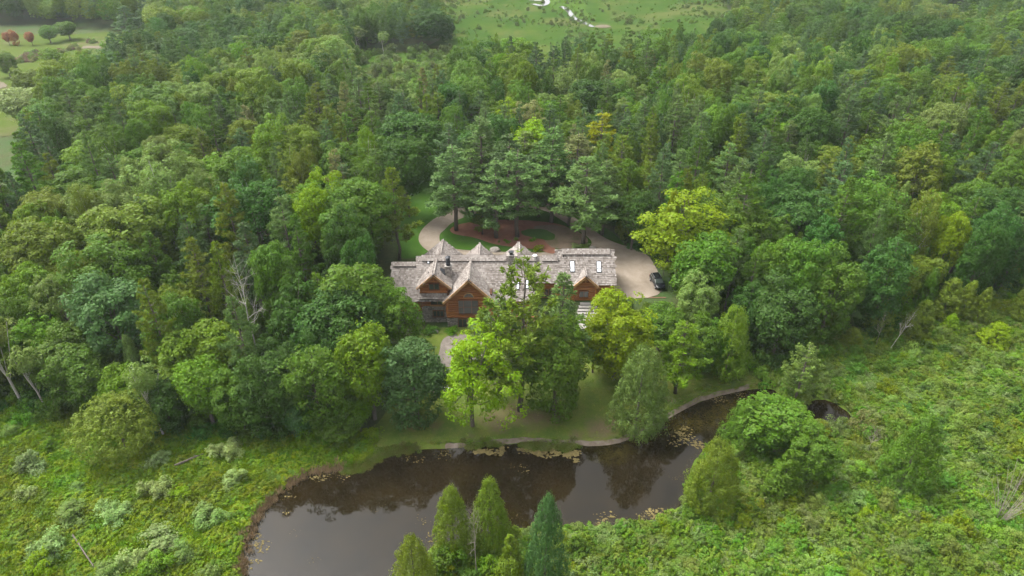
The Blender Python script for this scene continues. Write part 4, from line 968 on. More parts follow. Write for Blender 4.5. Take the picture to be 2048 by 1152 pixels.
# forest understorey near the edges and round the clearing
UNDER = [(S5[0], C_['dark']), (S5[1], C_['mid']), (S5[2], C_['deep']), (S5[3], C_['fresh'])]
pts = []
for _ in range(5200):
    x = rnd.uniform(-95, 120); y = rnd.uniform(72, 215)
    if y < np.interp(x, FRONT[:, 0], FRONT[:, 1]) - 2: continue
    if any(inside(P, np.array([x]), np.array([y]))[0] for P in NOGO[:1]): continue
    s = rnd.uniform(.7, 1.7); pts.append((x, y, float(h_base(x, y)) - .05, s, s*rnd.uniform(.7, 1.3), rnd.randrange(4)))
scatter('forest_undergrowth', pts, UNDER)
# scattered bushes of the far marsh and field edges
pts = []; FM = np.array(wpoly([(862, -10), (880, 50), (905, 120), (1230, 130), (1440, 110), (1500, 50), (1440, -10)]))
X, Y = area(FM, .22)
for x, y in zip(X, Y):
    n = vnoise(x, y, 22, 5)*vnoise(x, y, 9, 2)
    if rnd.random() < n*n*2.2 + .05: s = rnd.choice([.22, .3, .3, .4, .4, .5, .8])*rnd.uniform(.8, 1.2); pts.append((x, y, float(h_base(x, y)), s, s*rnd.uniform(.8, 1.6), rnd.randrange(4)))
X, Y = area(NOGO[2], .06)
for x, y in zip(X, Y):
    if proj(x, y, 0)[1] < 150 and rnd.random() < .5: continue
    s = rnd.uniform(.8, 2.2); pts.append((x, y, float(h_base(x, y)), s, s*1.2, rnd.randrange(4)))
scatter('far_undergrowth', pts, [(S5[0], (.10, .15, .035)), (S5[1], (.09, .135, .03)), (S5[2], (.125, .165, .055)), (S5[3], (.11, .17, .03))])
pts = []
for px_, py_ in [(45, 118), (55, 122), (70, 112), (75, 120), (160, 95), (150, 100), (170, 108), (60, 110), (12, 130), (215, 118), (95, 118), (35, 125), (180, 84), (130, 105)]:
    for _ in range(4):
        x, y, z = at(px_ + rnd.uniform(-14, 14), py_ + rnd.uniform(-3, 3)); s = rnd.uniform(.6, 1.3); pts.append((x, y, z, s, s, rnd.randrange(3)))
scatter('field_shrubbery', pts, [(S5[0], (.17, .12, .08)), (S5[1], C_['sage']), (S5[2], C_['tan'])])
# shore plants: dry reeds, tufts, floating algae
def along(P, n, spread, off=0.0):
    P = np.array(P); L = np.r_[0, np.cumsum(np.hypot(*np.diff(P, axis=0).T))]; t = npr.uniform(0, L[-1], n)
    q = np.c_[np.interp(t, L, P[:, 0]), np.interp(t, L, P[:, 1])]; return q + npr.normal(0, spread, q.shape) + off
q = along(water_poly([(482, 1165), (488, 1095), (517, 1030), (552, 990), (600, 955), (640, 942), (690, 936)]), 210, .36)
scatter('dry_reeds', [(x, y, max(WATER - .05, float(h_full(np.array([x]), np.array([y]))[0])), s, s*1.1, rnd.randrange(2)) for (x, y), s in zip(q, npr.uniform(.6, 1.2, len(q)))], [(U_RD[0], (.20, .155, .10)), (U_RD[1], (.15, .135, .06))])
q = np.concatenate([along(water_poly([(690, 938), (722, 938), (765, 908), (830, 897)]), 300, .4), along(water_poly([(930, 893), (1000, 888)]), 70, .35), along(water_poly([(1050, 890), (1150, 895)]), 130, .4)])
scatter('shore_grass', [(x, y, max(WATER, float(h_full(np.array([x]), np.array([y]))[0])), s*.6, s*.55, rnd.randrange(2)) for (x, y), s in zip(q, npr.uniform(.6, 1.2, len(q)))], [(U_BL[0], (.12, .165, .03)), (U_BL[1], (.15, .16, .05))])
AP = []
def alg(P, n, spread, s0, s1):
    k = max(2, n//9); cen = along(water_poly(P), k, spread)
    for _ in range(int(n*1.7)):
        c = cen[rnd.randrange(k)]; q = min(.55, spread*.8 + .1); AP.append((c[0] + rnd.gauss(0, q), c[1] + rnd.gauss(0, q*.7), (s0 + (s1 - s0)*rnd.random()**2.2)*.75))
alg([(955, 902), (1000, 900)], 90, .25, .2, .5); alg([(1045, 900), (1085, 905), (1150, 908)], 190, .3, .2, .55); alg([(1148, 912), (1152, 925)], 20, .15, .15, .35)
alg([(1350, 862), (1362, 856)], 25, .4, .15, .4); alg([(1345, 885), (1375, 888), (1395, 878)], 60, .7, .1, .35); alg([(1362, 868), (1392, 872)], 30, .5, .1, .3)
alg([(690, 938), (725, 938), (762, 912)], 110, .3, .15, .4); alg([(560, 990), (610, 960), (690, 945)], 80, .7, .08, .28); alg([(510, 1060), (560, 1010)], 70, 1.2, .06, .22)
alg([(495, 1150), (505, 1080)], 90, .7, .08, .3); alg([(520, 1100), (700, 1110)], 16, 2.2, .03, .10); alg([(1200, 1040), (1280, 1046), (1340, 1030)], 150, .6, .08, .35); alg([(800, 920), (900, 915)], 40, .5, .06, .25); alg([(1040, 935), (1050, 940)], 8, .4, .1, .3)
alg([(840, 1080), (880, 1070)], 40, 1.2, .06, .2); alg([(600, 960), (1350, 960)], 60, 3.5, .03, .12); alg([(1420, 800), (1500, 785)], 60, .5, .08, .3)
b = MB()
for x, y, s in AP:
    n = 7; ph = rnd.uniform(0, 6); el = rnd.uniform(.35, 1)
    pl = [(x + s*rnd.uniform(.6, 1.1)*math.cos(6.283*i/n + ph), y + s*el*rnd.uniform(.6, 1.1)*math.sin(6.283*i/n + ph), WATER + .008) for i in range(n)]
    b.prism(pl, (0, 0, rnd.uniform(.012, .05)))
tag(build(b, 'floating_algae', M['algae']), kind='stuff')
# fallen logs and poles in the marsh
def log_thing(pa, pb, r, label, za=.3, zb=.3, name='fallen_log', cat='log', mat='bark'):
    a = at(*pa); c = at(*pb); b = MB(); m = [(p + q)/2 for p, q in zip(a, c)]
    e = empty(name, (m[0], m[1], m[2]), label, cat)
    A = Vector(a) - e.location + Vector((0, 0, za)); B = Vector(c) - e.location + Vector((0, 0, zb)); d = B - A
    mid = A + d*.5 + Vector((rnd.uniform(-.2, .2), rnd.uniform(-.2, .2), .1))
    b.tube([A, A + d*.25, mid, A + d*.8, B], [r, r*.9, r*.8, r*.6, r*.35], 6); link('trunk', b.mesh('log', M[mat]), e)
    b = MB()
    for t in (.3, .5, .65, .8): 
        s = A + d*t; b.tube([s, s + Vector((rnd.uniform(-.5, .5), rnd.uniform(-.5, .5), rnd.uniform(.2, .6)))], [r*.35, r*.1], 4)
    link('branch', b.mesh('branch', M['dead_bark']), e)
log_thing((350, 934), (408, 910), .16, 'dark fallen log lying in the marsh below the round cedar')
log_thing((148, 1075), (198, 1150), .10, 'thin grey pole lying at the lower left of the marsh', .5, .5)
log_thing((336, 1075), (350, 1110), .08, 'thin grey pole leaning among the lower marsh shrubs', .9, .4)
log_thing((1530, 762), (1545, 752), .09, 'short pale log at the end of the mown bank')
log_thing((478, 648), (520, 640), .16, 'fallen grey limb under the bare pale dead tree')

# ------------------------------------------------------------------ the log lodge
LODGE = empty('log_lodge', (0, 105, .3), 'large log lodge with grey cedar shingle roofs and two front gables in the forest clearing', 'house')
def part(mb, name, mat, parent=LODGE, **k): return build(mb, name, mat, parent, **k)
def roof_plane(O, U, Vd, poly, wall=None, thick=.16, seed=0, stain=True):
    """a roof slab with its courses of shingles; poly in metres along the eave and up the slope"""
    g = np.random.default_rng(seed + 7); O = Vector(O); U = Vector(U).normalized(); Vd = Vector(Vd).normalized(); Nn = U.cross(Vd).normalized()
    P = lambda u, v, n=0.0: O + U*u + Vd*v + Nn*n
    b = MB(); b.prism([P(u, v, -thick) for u, v in poly], Nn*thick); ro = part(b, 'roof', M['roof_deck'])
    pa = np.array(poly, float); u0, v0 = pa.min(0); u1, v1 = pa.max(0); V = []; F_ = []
    ex = .34; v = v0 - .08; row = 0
    us, vs_, ws, js = [], [], [], []
    while v < v1:
        u = u0 - .05 - g.uniform(0, .3)
        while u < u1:
            wd = g.uniform(.18, .46); us.append(u + wd/2); vs_.append(v + ex*.55); ws.append(wd); js.append(g.uniform(-.05, .05)); u += wd + .012
        v += ex; row += 1
    us, vs_, ws, js = map(np.array, (us, vs_, ws, js))
    m = inside(pa, np.clip(us, u0 + .01, u1 - .01), np.clip(vs_, v0 + .01, v1 - .01))
    us, vs_, ws, js = us[m], vs_[m], ws[m], js[m]; n = len(us); t = g.uniform(.05, .10, n)
    o = np.array(O); Ua, Va, Na = np.array(U), np.array(Vd), np.array(Nn)
    def Q(du, dv, dn): return o + np.outer(us + du, Ua) + np.outer(vs_ + dv, Va) + np.outer(dn, Na)
    h = ws/2
    lo, hi = -ex*.55 + js, ex*.62
    V = np.stack([Q(-h, lo, 0*t + .004), Q(h, lo, 0*t + .004), Q(h, lo, t), Q(-h, lo, t), Q(h, hi, 0*t + .012), Q(-h, hi, 0*t + .012)], 1).reshape(-1, 3)
    q = np.array([[0, 1, 2, 3], [3, 2, 4, 5], [1, 4, 2, 2], [0, 3, 5, 5]])
    k = np.arange(n)[:, None, None]*6; quads = (q[None, :2] + k).reshape(-1, 4); tris = (np.array([[1, 4, 2], [0, 3, 5]])[None] + k).reshape(-1, 3)
    me = bpy.data.meshes.new('shingles'); me.from_pydata(V.tolist(), [], quads.tolist() + tris.tolist()); me.materials.append(M['shingle'])
    s = link('shingles', me, ro); s['kind'] = 'stuff'
    return ro
def gable(xc, hw, yf, yb, zr, ze, seed, flip=False, ridge=True, barge=True, face=-1, tint=None):
    """two slopes whose ridge runs front to back"""
    L = math.hypot(hw, zr - ze)
    roof_plane((xc - hw, yb, ze), (0, -1, 0), (hw, 0, zr - ze), [(0, 0), (yb - yf, 0), (yb - yf, L), (0, L)], seed=seed)
    roof_plane((xc + hw, yf, ze), (0, 1, 0), (-hw, 0, zr - ze), [(0, 0), (yb - yf, 0), (yb - yf, L), (0, L)], seed=seed + 1)
    if ridge:
        b = MB(); 
        for s_ in (-1, 1):
            d = Vector((s_*hw, 0, ze - zr)).normalized(); nn = Vector((-s_*(ze - zr), 0, hw)).normalized()
            if nn.z < 0: nn = -nn
            a = Vector((xc, yf - .04, zr + .02)); c = Vector((xc, yb, zr + .02))
            b.quadbox([a + nn*.05, c + nn*.05, c + d*.2 + nn*.05, a + d*.2 + nn*.05, a + nn*.10, c + nn*.10, c + d*.2 + nn*.10, a + d*.2 + nn*.10])
        part(b, 'ridge_cap', M['ridge'])
        b = MB()
        for s_ in (-1, 1): b.bar((xc, yf - .02, zr + .16), (xc + s_*.55, yf - .02, zr + .16 - .55*(zr - ze)/hw), .5, .07)
        part(b, 'ridge_cap', M['metal'])
    if barge:
        y = yf + face*.12
        for s_ in (-1, 1):
            b = MB(); b.bar((xc + s_*.02, y, zr - .06), (xc + s_*hw, y, ze - .06), .14, .40); part(b, 'barge_board', M['timber'])
# main slopes (one plane carries the hall and, set back further up, the garage wing)
TS = .83; CS = 1/math.hypot(1, TS); SS = TS*CS
roof_plane((-17.0, 100.55, 5.45), (1, 0, 0), (0, CS, SS), [(0, 0), (21.2, 0), (21.2, 3.4), (25.0, 3.4), (25.0, 8.39), (0, 8.39)], seed=1)
roof_plane((8.0, 102.85, 7.364), (1, 0, 0), (0, CS, SS), [(0, 0), (10.35, 0), (10.35, 6.64), (0, 6.64)], seed=2)
roof_plane((8.0, 113.45, 5.45), (-1, 0, 0), (0, -CS, SS), [(0, 0), (25, 0), (25, 8.39), (0, 8.39)], seed=3)
roof_plane((18.35, 113.07, 7.364), (-1, 0, 0), (0, -CS, SS), [(0, 0), (10.35, 0), (10.35, 6.64), (0, 6.64)], seed=4)
roof_plane((-21.5, 101.0, 5.05), (1, 0, 0), (0, CS, SS), [(0, 0), (4.5, 0), (4.5, 7.15), (0, 7.15)], seed=5)
roof_plane((-17.0, 112.0, 5.05), (-1, 0, 0), (0, -CS, SS), [(0, 0), (4.5, 0), (4.5, 7.15), (0, 7.15)], seed=6)
def ridge_board(x0, x1, y, z, lip=.95):
    for s_ in (-1, 1):
        b = MB(); d = Vector((0, s_*CS, -SS)); nn = Vector((0, s_*SS, CS)); a = Vector((x0, y, z + .06)); c = Vector((x1, y, z + .06))
        b.quadbox([a + nn*.04, c + nn*.04, c + d*lip + nn*.04, a + d*lip + nn*.04, a + nn*.26, c + nn*.26, c + d*lip + nn*.26, a + d*lip + nn*.26])
        rb = part(b, 'ridge_cap', M['roof_deck'])
        # its own short shingles
        g = np.random.default_rng(int(abs(x0)*10) + 3); mb = MB(); v = .0
        while v < lip - .05:
            u = x0 - .03
            while u < x1:
                wd = g.uniform(.18, .4); w2 = min(u + wd, x1 + .03); t = g.uniform(.27, .30)
                p = [Vector((u, y, z + .06)) + d*(lip + .03 - v - .3) + nn*.265, Vector((w2 - .012, y, z + .06)) + d*(lip + .03 - v - .3) + nn*.265, Vector((w2 - .012, y, z + .06)) + d*(lip + .03 - v) + nn*t, Vector((u, y, z + .06)) + d*(lip + .03 - v) + nn*t]
                b0 = len(mb.v); mb.v += [tuple(q) for q in p]; mb.f.append((b0, b0+1, b0+2, b0+3)); u += wd
            v += .27
        s2 = link('shingles', mb.mesh('shingles', M['shingle']), rb); s2['kind'] = 'stuff'
ridge_board(-16.2, -1.0, 107.0, 10.8); ridge_board(1.0, 4.6, 107.0, 10.8); ridge_board(5.4, 8.1, 107.0, 10.8); ridge_board(9.0, 17.6, 107.96, 11.6); ridge_board(-21.4, -17.05, 106.5, 9.62, .6)
gable(-7.4, 4.62, 99.35, 107.2, 10.45, 5.75, 10)
gable(-13.6, 3.0, 100.85, 108.0, 10.62, 7.85, 20)
gable(13.0, 2.25, 102.25, 106.6, 9.45, 7.3, 30)
gable(-13.2, 3.6, 108.2, 115.2, 9.8, 6.6, 40, barge=False); gable(-6.1, 3.0, 108.2, 113.8, 9.75, 6.9, 50, barge=False); gable(1.24, 3.5, 108.2, 113.9, 9.85, 6.7, 60, barge=False)
# small skirt roof under the upper window of the small gable
roof_plane((-16.3, 100.55, 5.95), (1, 0, 0), (0, .8, .6), [(0, 0), (4.9, 0), (4.9, 1.35), (0, 1.35)], seed=70)
# wall cores
for nm, bx in [('wall', (-11.3, -3.5, 100.42, 107, 2.5, 7.0)), ('wall', (-16.0, -11.4, 101.85, 107, 3.7, 8.4)), ('wall', (-21.0, -15.9, 101.9, 111.5, 2.5, 5.4)), ('wall', (-4, 4.0, 101.5, 112.8, 2.5, 5.6)), ('wall', (4.0, 8.2, 104.2, 112.8, 3.0, 7.0)), ('wall', (8.2, 17.9, 103.6, 112.6, 3.4, 7.4)), ('wall', (-16.5, -4, 106.9, 112.9, 2.5, 5.6))]:
    b = MB(); b.box(*bx); part(b, nm, M['chink'])
for xc, hw, y0, y1, z0, zr, ze in [(-7.4, 4.1, 100.42, 106, 6.9, 10.1, 5.9), (-13.6, 2.5, 101.85, 106, 8.3, 10.3, 8.0), (13.0, 1.7, 103.45, 105.5, 7.2, 9.1, 7.45), (-13.2, 3.0, 112, 114.6, 5, 9.5, 6.8), (-6.1, 2.5, 112, 113.2, 5, 9.4, 7.0), (1.24, 3.0, 112, 113.3, 5, 9.5, 6.8)]:
    b = MB(); b.prism([(xc - hw, y0, 3.0), (xc + hw, y0, 3.0), (xc + hw, y0, ze), (xc, y0, zr), (xc - hw, y0, ze)], (0, y1 - y0, 0)); part(b, 'wall', M['chink'])
# logs
lb = MB(); lb.tube([(0, 0, 0), (1, 0, 0)], [1, 1], 8); LOG = lb.mesh('log', M['log'])
for p in LOG.polygons: p.use_smooth = len(p.vertices) == 4
def log_at(a, c, r, name='log'):
    a, c = Vector(a), Vector(c); d = c - a; o = link(name, LOG, LODGE); o.parent = LODGE
    o.location = a - LODGE.location; o.rotation_mode = 'QUATERNION'; o.rotation_quaternion = d.to_track_quat('X', 'Z'); o.scale = (d.length, r, r); return o
def log_wall(x0, x1, y, z0, z1, gab=None, ext=.28, sp=.46, r=.215):
    z = z0 + r*.9
    while z < z1 - .05:
        a, c = x0 - ext*rnd.uniform(.7, 1.2), x1 + ext*rnd.uniform(.7, 1.2)
        if gab:
            xc, hw, zr, ze = gab; half = (zr - .42 - z)/(zr - ze)*hw
            a, c = max(a, xc - half), min(c, xc + half)
        if c - a > .5: log_at((a, y + rnd.uniform(-.02, .02), z), (c, y + rnd.uniform(-.02, .02), z), r*rnd.uniform(.93, 1.05))
        z += sp
log_wall(-11.35, -3.45, 100.3, 2.5, 10.2, (-7.4, 4.62, 10.45, 5.75))
log_wall(-15.9, -11.35, 101.7, 6.75, 10.3, (-13.6, 3.0, 10.62, 7.85)); log_wall(-15.75, -11.5, 101.7, 3.7, 5.9)
log_wall(8.3, 17.9, 103.45, 3.9, 7.3); log_wall(11.2, 14.8, 103.2, 3.9, 9.1, (13.0, 2.25, 9.45, 7.3), ext=.2)
log_wall(-3.4, 4.0, 101.3, 2.5, 5.5); log_wall(4.1, 8.2, 104.0, 3.5, 7.2); log_wall(-21.0, -16.1, 101.75, 2.5, 5.2)
for k in range(9):
    z = 4.07 + .46*k
    if z < 7.3: log_at((18.0, 103.2, z), (18.0, 112.8, z), .215)
    if z < 5.6: log_at((-21.1, 101.6, z), (-21.1, 111.6, z), .19)
for x in (-11.3, -3.5):                              # stubs of the crossing logs at the big gable corners
    for k in range(8): log_at((x, 99.95, 2.92 + .345*k), (x, 101.6, 2.92 + .345*k), .17)
for x, y, z0, z1 in ((-16.0, 101.55, 3.7, 8.0), (-11.45, 101.55, 3.7, 7.8), (14.9, 102.75, 3.9, 7.6), (11.1, 102.75, 3.9, 7.6), (17.9, 103.3, 3.9, 7.3), (4.2, 103.2, 3.8, 7.4), (8.0, 103.1, 3.8, 7.3)):
    log_at((x, y, z0), (x, y, z1), .17, 'post')
log_at((-16.2, 101.45, 6.78), (-11.1, 101.45, 6.78), .2, 'beam'); log_at((10.9, 102.7, 7.45), (15.1, 102.7, 7.45), .15, 'beam'); log_at((-10.9, 100.05, 6.35), (-3.9, 100.05, 6.35), .10, 'beam'); log_at((-11.5, 100.1, 2.42), (-3.3, 100.1, 2.42), .16, 'beam')
def truss(xc, y, zr, ze, hw, f0=.28, f1=.42):
    for f in (f0, f1):
        z = zr - (zr - ze)*f; h = hw*f*.86; log_at((xc - h, y, z), (xc + h, y, z), .09, 'tie_beam')
    zz = zr - (zr - ze)*f1; log_at((xc, y, zz), (xc, y, zr - .3), .08, 'king_post')
    for s_ in (-1, 1): log_at((xc + s_*.35*hw*f1, y, zz), (xc + s_*.62*hw*f1, y, zr - (zr - ze)*f1*.62), .07, 'brace')
truss(-13.6, 101.05, 10.62, 7.85, 3.0, .32, .5); truss(13.0, 102.45, 9.45, 7.3, 2.25, .4, .72)
# stone footings: one course of small stones after another
def stones(x0, x1, y, z0, z1, seed, depth=.5, back=True):
    g = np.random.default_rng(seed); b = MB(); b.box(x0, x1, y + .05, y + depth, z0, z1); w_ = part(b, 'stone_footing', M['mortar']); b = MB(); z = z0
    while z < z1 - .08:
        h = g.uniform(.16, .32); h = min(h, z1 - z); x = x0 - .02
        while x < x1:
            wd = g.uniform(.2, .55); e = min(x + wd, x1 + .02); q = g.uniform(.03, .10); j = lambda: g.uniform(-.03, .03)
            f0 = [(x + .02, y + .06, z + .02), (e - .02, y + .06, z + .02), (e - .02, y + .06, z + h - .02), (x + .02, y + .06, z + h - .02)]
            f1 = [(x + .06 + j(), y - q, z + .05 + j()), (e - .06 + j(), y - q, z + .05 + j()), (e - .06 + j(), y - q, z + h - .05 + j()), (x + .06 + j(), y - q, z + h - .05 + j())]
            b0 = len(b.v); b.v += f0 + f1; b.f.append((b0+4, b0+5, b0+6, b0+7))
            for i in range(4): b.f.append((b0+i, b0+(i+1) % 4, b0+4+(i+1) % 4, b0+4+i))
            x += wd
        z += h
    s = link('stones', b.mesh('stones', M['stone']), w_); s['kind'] = 'stuff'
    return w_
stones(-11.5, -3.3, 100.2, -.1, 2.36, 1); stones(-16.1, -11.6, 101.55, .2, 3.62, 2); stones(-3.3, 4.2, 101.2, 0, 2.4, 3); stones(-21.1, -16.1, 101.65, 0, 2.4, 4); stones(8.2, 18.1, 103.35, 2.8, 3.85, 5); stones(4.1, 8.2, 103.9, 1.5, 3.5, 6)
# windows
def window(x0, x1, z0, z1, y, nx, nz, sill=False, cols=None, fw=.11, label=None, name='window'):
    b = MB(); d = .12
    b.box(x0 - fw, x1 + fw, y - d, y + .12, z1, z1 + fw); b.box(x0 - fw, x1 + fw, y - d, y + .12, z0 - fw, z0); b.box(x0 - fw, x0, y - d, y + .12, z0, z1); b.box(x1, x1 + fw, y - d, y + .12, z0, z1)
    f = part(b, name, M['frame'])
    if label: f['label'] = label
    xs = cols or [x0 + (x1 - x0)*i/nx for i in range(nx + 1)]; zs = [z0 + (z1 - z0)*i/nz for i in range(nz + 1)]
    for i in range(len(xs) - 1):
        for j in range(len(zs) - 1):
            p = MB(); p.box(xs[i] + .004, xs[i+1] - .004, y - .02 + .004*((i + j) % 2), y + .03, zs[j] + .004, zs[j+1] - .004); build(p, 'pane', M['glass'], f)
    for i in range(1, len(xs) - 1): p = MB(); p.box(xs[i] - .045, xs[i] + .045, y - .08, y - .03, z0, z1); build(p, 'mullion', M['frame'], f)
    for j in range(1, len(zs) - 1): p = MB(); p.box(x0, x1, y - .07, y - .035, zs[j] - .04, zs[j] + .04); build(p, 'transom', M['frame'], f)
    if sill: p = MB(); p.box(x0 - .2, x1 + .2, y - .35, y + .1, z0 - .24, z0 - .12); build(p, 'sill', M['timber'], f)
    return f
window(-9.35, -6.0, 3.2, 5.95, 99.98, 3, 2, cols=[-9.35, -8.5, -7.1, -6.0], label='wide picture window of the large gable')
window(-14.45, -12.8, 7.35, 8.5, 101.4, 2, 1, label='upper window of the small gable'); window(-14.35, -12.1, 4.25, 5.4, 101.38, 2, 1, True, label='middle window with a timber sill under the skirt roof')
window(-14.1, -12.3, 1.6, 2.85, 101.4, 3, 1, label='low window in the stone footing of the small gable'); window(-9.5, -8.1, .3, 2.0, 100.05, 2, 1, name='door', label='dark glazed basement door'); window(-6.4, -5.2, .9, 2.0, 100.05, 2, 1)
window(12.1, 13.6, 4.75, 6.0, 102.95, 2, 1); window(-2.6, -.8, 3.2, 4.6, 101.05, 2, 1); window(.4, 2.2, 3.2, 4.6, 101.05, 2, 1); window(5.2, 7.2, 4.2, 6.0, 103.75, 3, 1)
# half-round window above the picture window
def fan(xc, z, y, r, d): return [(xc + r*math.cos(t), y, z + r*math.sin(t)) for t in np.linspace(0, math.pi, 13)]
b = MB(); o_, i_ = fan(-7.55, 6.55, 99.98, .95, 0), fan(-7.55, 6.55, 99.98, .8, 0)
for k in range(12): b.quadbox([o_[k], i_[k], i_[k+1], o_[k+1]] + [tuple(Vector(q) + Vector((0, .3, 0))) for q in (o_[k], i_[k], i_[k+1], o_[k+1])])
b.box(-8.5, -6.6, 99.98, 100.28, 6.47, 6.555); f = part(b, 'window', M['timber']); f['label'] = 'half-round window above the picture window'
b = MB(); b.prism(fan(-7.55, 6.56, 100.06, .79, 0), (0, .05, 0)); build(b, 'pane', M['glass'], f)
for t in (45, 90, 135): b = MB(); b.bar((-7.55, 100.03, 6.56), (-7.55 + .8*math.cos(R(t)), 100.03, 6.56 + .8*math.sin(R(t))), .04, .04); build(b, 'muntin', M['frame'], f)
b = MB(); b.prism([(-7.85, 100.02, 9.3), (-6.95, 100.02, 9.3), (-7.4, 100.02, 9.75)], (0, .06, 0)); part(b, 'gable_vent', M['frame'])
# skylights on the front slope
def on_slope(x, y, up=0.0): return Vector((x, y, -78.03 + .83*y)) + Vector((0, -SS, CS))*up
def skylight(x0, x1, y0, y1, split=True):
    b = MB(); q = [(x0, y0), (x1, y0), (x1, y1), (x0, y1)]; b.quadbox([on_slope(x, y, .0) for x, y in q] + [on_slope(x, y, .17) for x, y in q]); f = part(b, 'skylight', M['metal'])
    w_ = .09; ym = y0 + (y1 - y0)*.34
    for a, c in (([y0 + w_, ym - .03], [ym + .04, y1 - w_]) if split else ([y0 + w_, y1 - w_],)) if split else (([y0 + w_, y1 - w_]),):
        q = [(x0 + w_, a), (x1 - w_, a), (x1 - w_, c), (x0 + w_, c)]; p = MB(); p.quadbox([on_slope(x, y, .16) for x, y in q] + [on_slope(x, y, .20) for x, y in q]); build(p, 'pane', M['skyglass'], f)
skylight(10.35, 11.2, 104.7, 106.35); skylight(15.1, 15.95, 104.65, 106.3); skylight(.75, 1.3, 102.2, 103.5, False); skylight(2.4, 2.95, 102.3, 103.6, False); skylight(-15.2, -14.75, 105.9, 106.35, False)
# chimneys and roof vents
def chimney(x, y, z0, z1, s, cap, seed):
    g = np.random.default_rng(seed); b = MB(); b.box(x - s/2, x + s/2, y - s/2, y + s/2, z0, z1); c = part(b, 'chimney', M['mortar']); b = MB(); z = z0
    while z < z1 - .05:
        h = min(g.uniform(.16, .28), z1 - z)
        for (ux, uy) in ((1, 0), (-1, 0), (0, 1), (0, -1)):
            t = -s/2 - .03
            while t < s/2:
                wd = min(g.uniform(.2, .42), s/2 + .03 - t); 
                if wd < .06: break
                o = s/2 + g.uniform(.03, .09)
                if ux: b.box(x + ux*s/2 - (.0 if ux > 0 else o - s/2), x + ux*s/2 + (o - s/2 if ux > 0 else 0), y + t, y + t + wd - .02, z, z + h - .02)
                else: b.box(x + t, x + t + wd - .02, y + uy*s/2 - (0 if uy > 0 else o - s/2), y + uy*s/2 + (o - s/2 if uy > 0 else 0), z, z + h - .02)
                t += wd
        z += h
    k = build(b, 'stones', M['stone'], c); k['kind'] = 'stuff'
    b = MB(); b.box(x - s*.62, x + s*.62, y - s*.62, y + s*.62, z1, z1 + .1); build(b, 'crown_slab', M['mortar'], c)
    b = MB()
    if cap > 1:
        b.tube([(x, y, z1 + .1), (x, y, z1 + cap)], [s*.32, s*.32], 10)
        for q in range(5): b.tube([(x, y, z1 + .3 + q*cap/6), (x, y, z1 + .36 + q*cap/6)], [s*.42, s*.38], 10)
        b.tube([(x, y, z1 + cap), (x, y, z1 + cap + .25)], [s*.5, s*.15], 10)
    else:
        b.box(x - s*.3, x + s*.3, y - s*.3, y + s*.3, z1 + .1, z1 + cap); b.box(x - s*.45, x + s*.45, y - s*.45, y + s*.45, z1 + cap, z1 + cap + .07)
    build(b, 'flue_cap', M['metal'], c)
chimney(-11.25, 104.3, 6.5, 10.5, 1.05, 1.7, 3); chimney(-.15, 106.2, 9.5, 11.6, .95, .6, 4)
b = MB(); b.quadbox([(-12.7, 103.4, 8.9), (-11.75, 103.4, 8.2), (-11.75, 104.6, 8.2), (-12.7, 104.6, 8.9), (-12.7, 103.4, 9.75), (-11.75, 103.4, 9.15), (-11.75, 104.6, 9.45), (-12.7, 104.6, 9.95)]); part(b, 'chimney_saddle', M['metal'])
b = MB(); b.tube([(4.1, 106.5, 10.5), (4.1, 106.5, 11.25)], [.16, .16], 10); b.tube([(4.1, 106.5, 11.2), (4.1, 106.5, 11.35), (4.1, 106.5, 11.5)], [.42, .42, .12], 12); part(b, 'roof_vent', M['white'])
for x, y in ((-14.7, 103.1), (9.2, 106.9), (8.4, 106.2)):
    b = MB(); z = -78.03 + .83*y if x > 0 else 9.4; b.tube([(x, y, z - .2), (x, y, z + .55)], [.07, .07], 8); part(b, 'vent_pipe', M['metal'])
# covered porch between the gables, with its rail
b = MB(); b.box(-3.2, 8.2, 98.6, 101.2, 2.25, 2.42); deck = part(b, 'porch_deck', M['wood_dark'])
for k in range(13): log_at((-3.1 + k*.92, 98.7, 2.4), (-3.1 + k*.92, 98.7, 3.4), .06, 'rail_post')
log_at((-3.2, 98.7, 3.4), (8.1, 98.7, 3.4), .07, 'rail'); log_at((-3.2, 98.7, 2.75), (8.1, 98.7, 2.75), .05, 'rail')
for k in range(5): log_at((-2.9 + k*2.7, 98.9, 0), (-2.9 + k*2.7, 98.9, 2.3), .12, 'post')

# stone steps below the garage wing gable
ST = empty('stone_steps', (13.6, 99.5, 1.5), 'broad flight of pale stone steps leading down from the garage wing gable', 'steps')
for k in range(6):
    b = MB(); y1 = 102.4 - k*.62; wd = 1.5 + .12*k; x = 13.7 - .16*k; z = 3.95 - k*.27
    b.box(x - wd, x + wd, y1 - .62, y1 + .1, z - .5, z); o = build(b, 'step', M['pale_step'], ST)
b = MB(); b.box(10.9, 14.6, 96.6, 98.75, 1.4, 2.38); build(b, 'landing', M['pale_step'], ST)
# retaining edge of the parking court
RW = empty('retaining_wall', (23, 103.6, 3), 'low timber retaining edge along the front of the parking court', 'retaining wall')
for k in range(5):
    b = MB(); b.box(18.4, 27.9, 103.55 + .04*k, 103.85 + .04*k, 2.8 + .26*k, 3.05 + .26*k); build(b, 'timber', M['wood_dark'], RW)
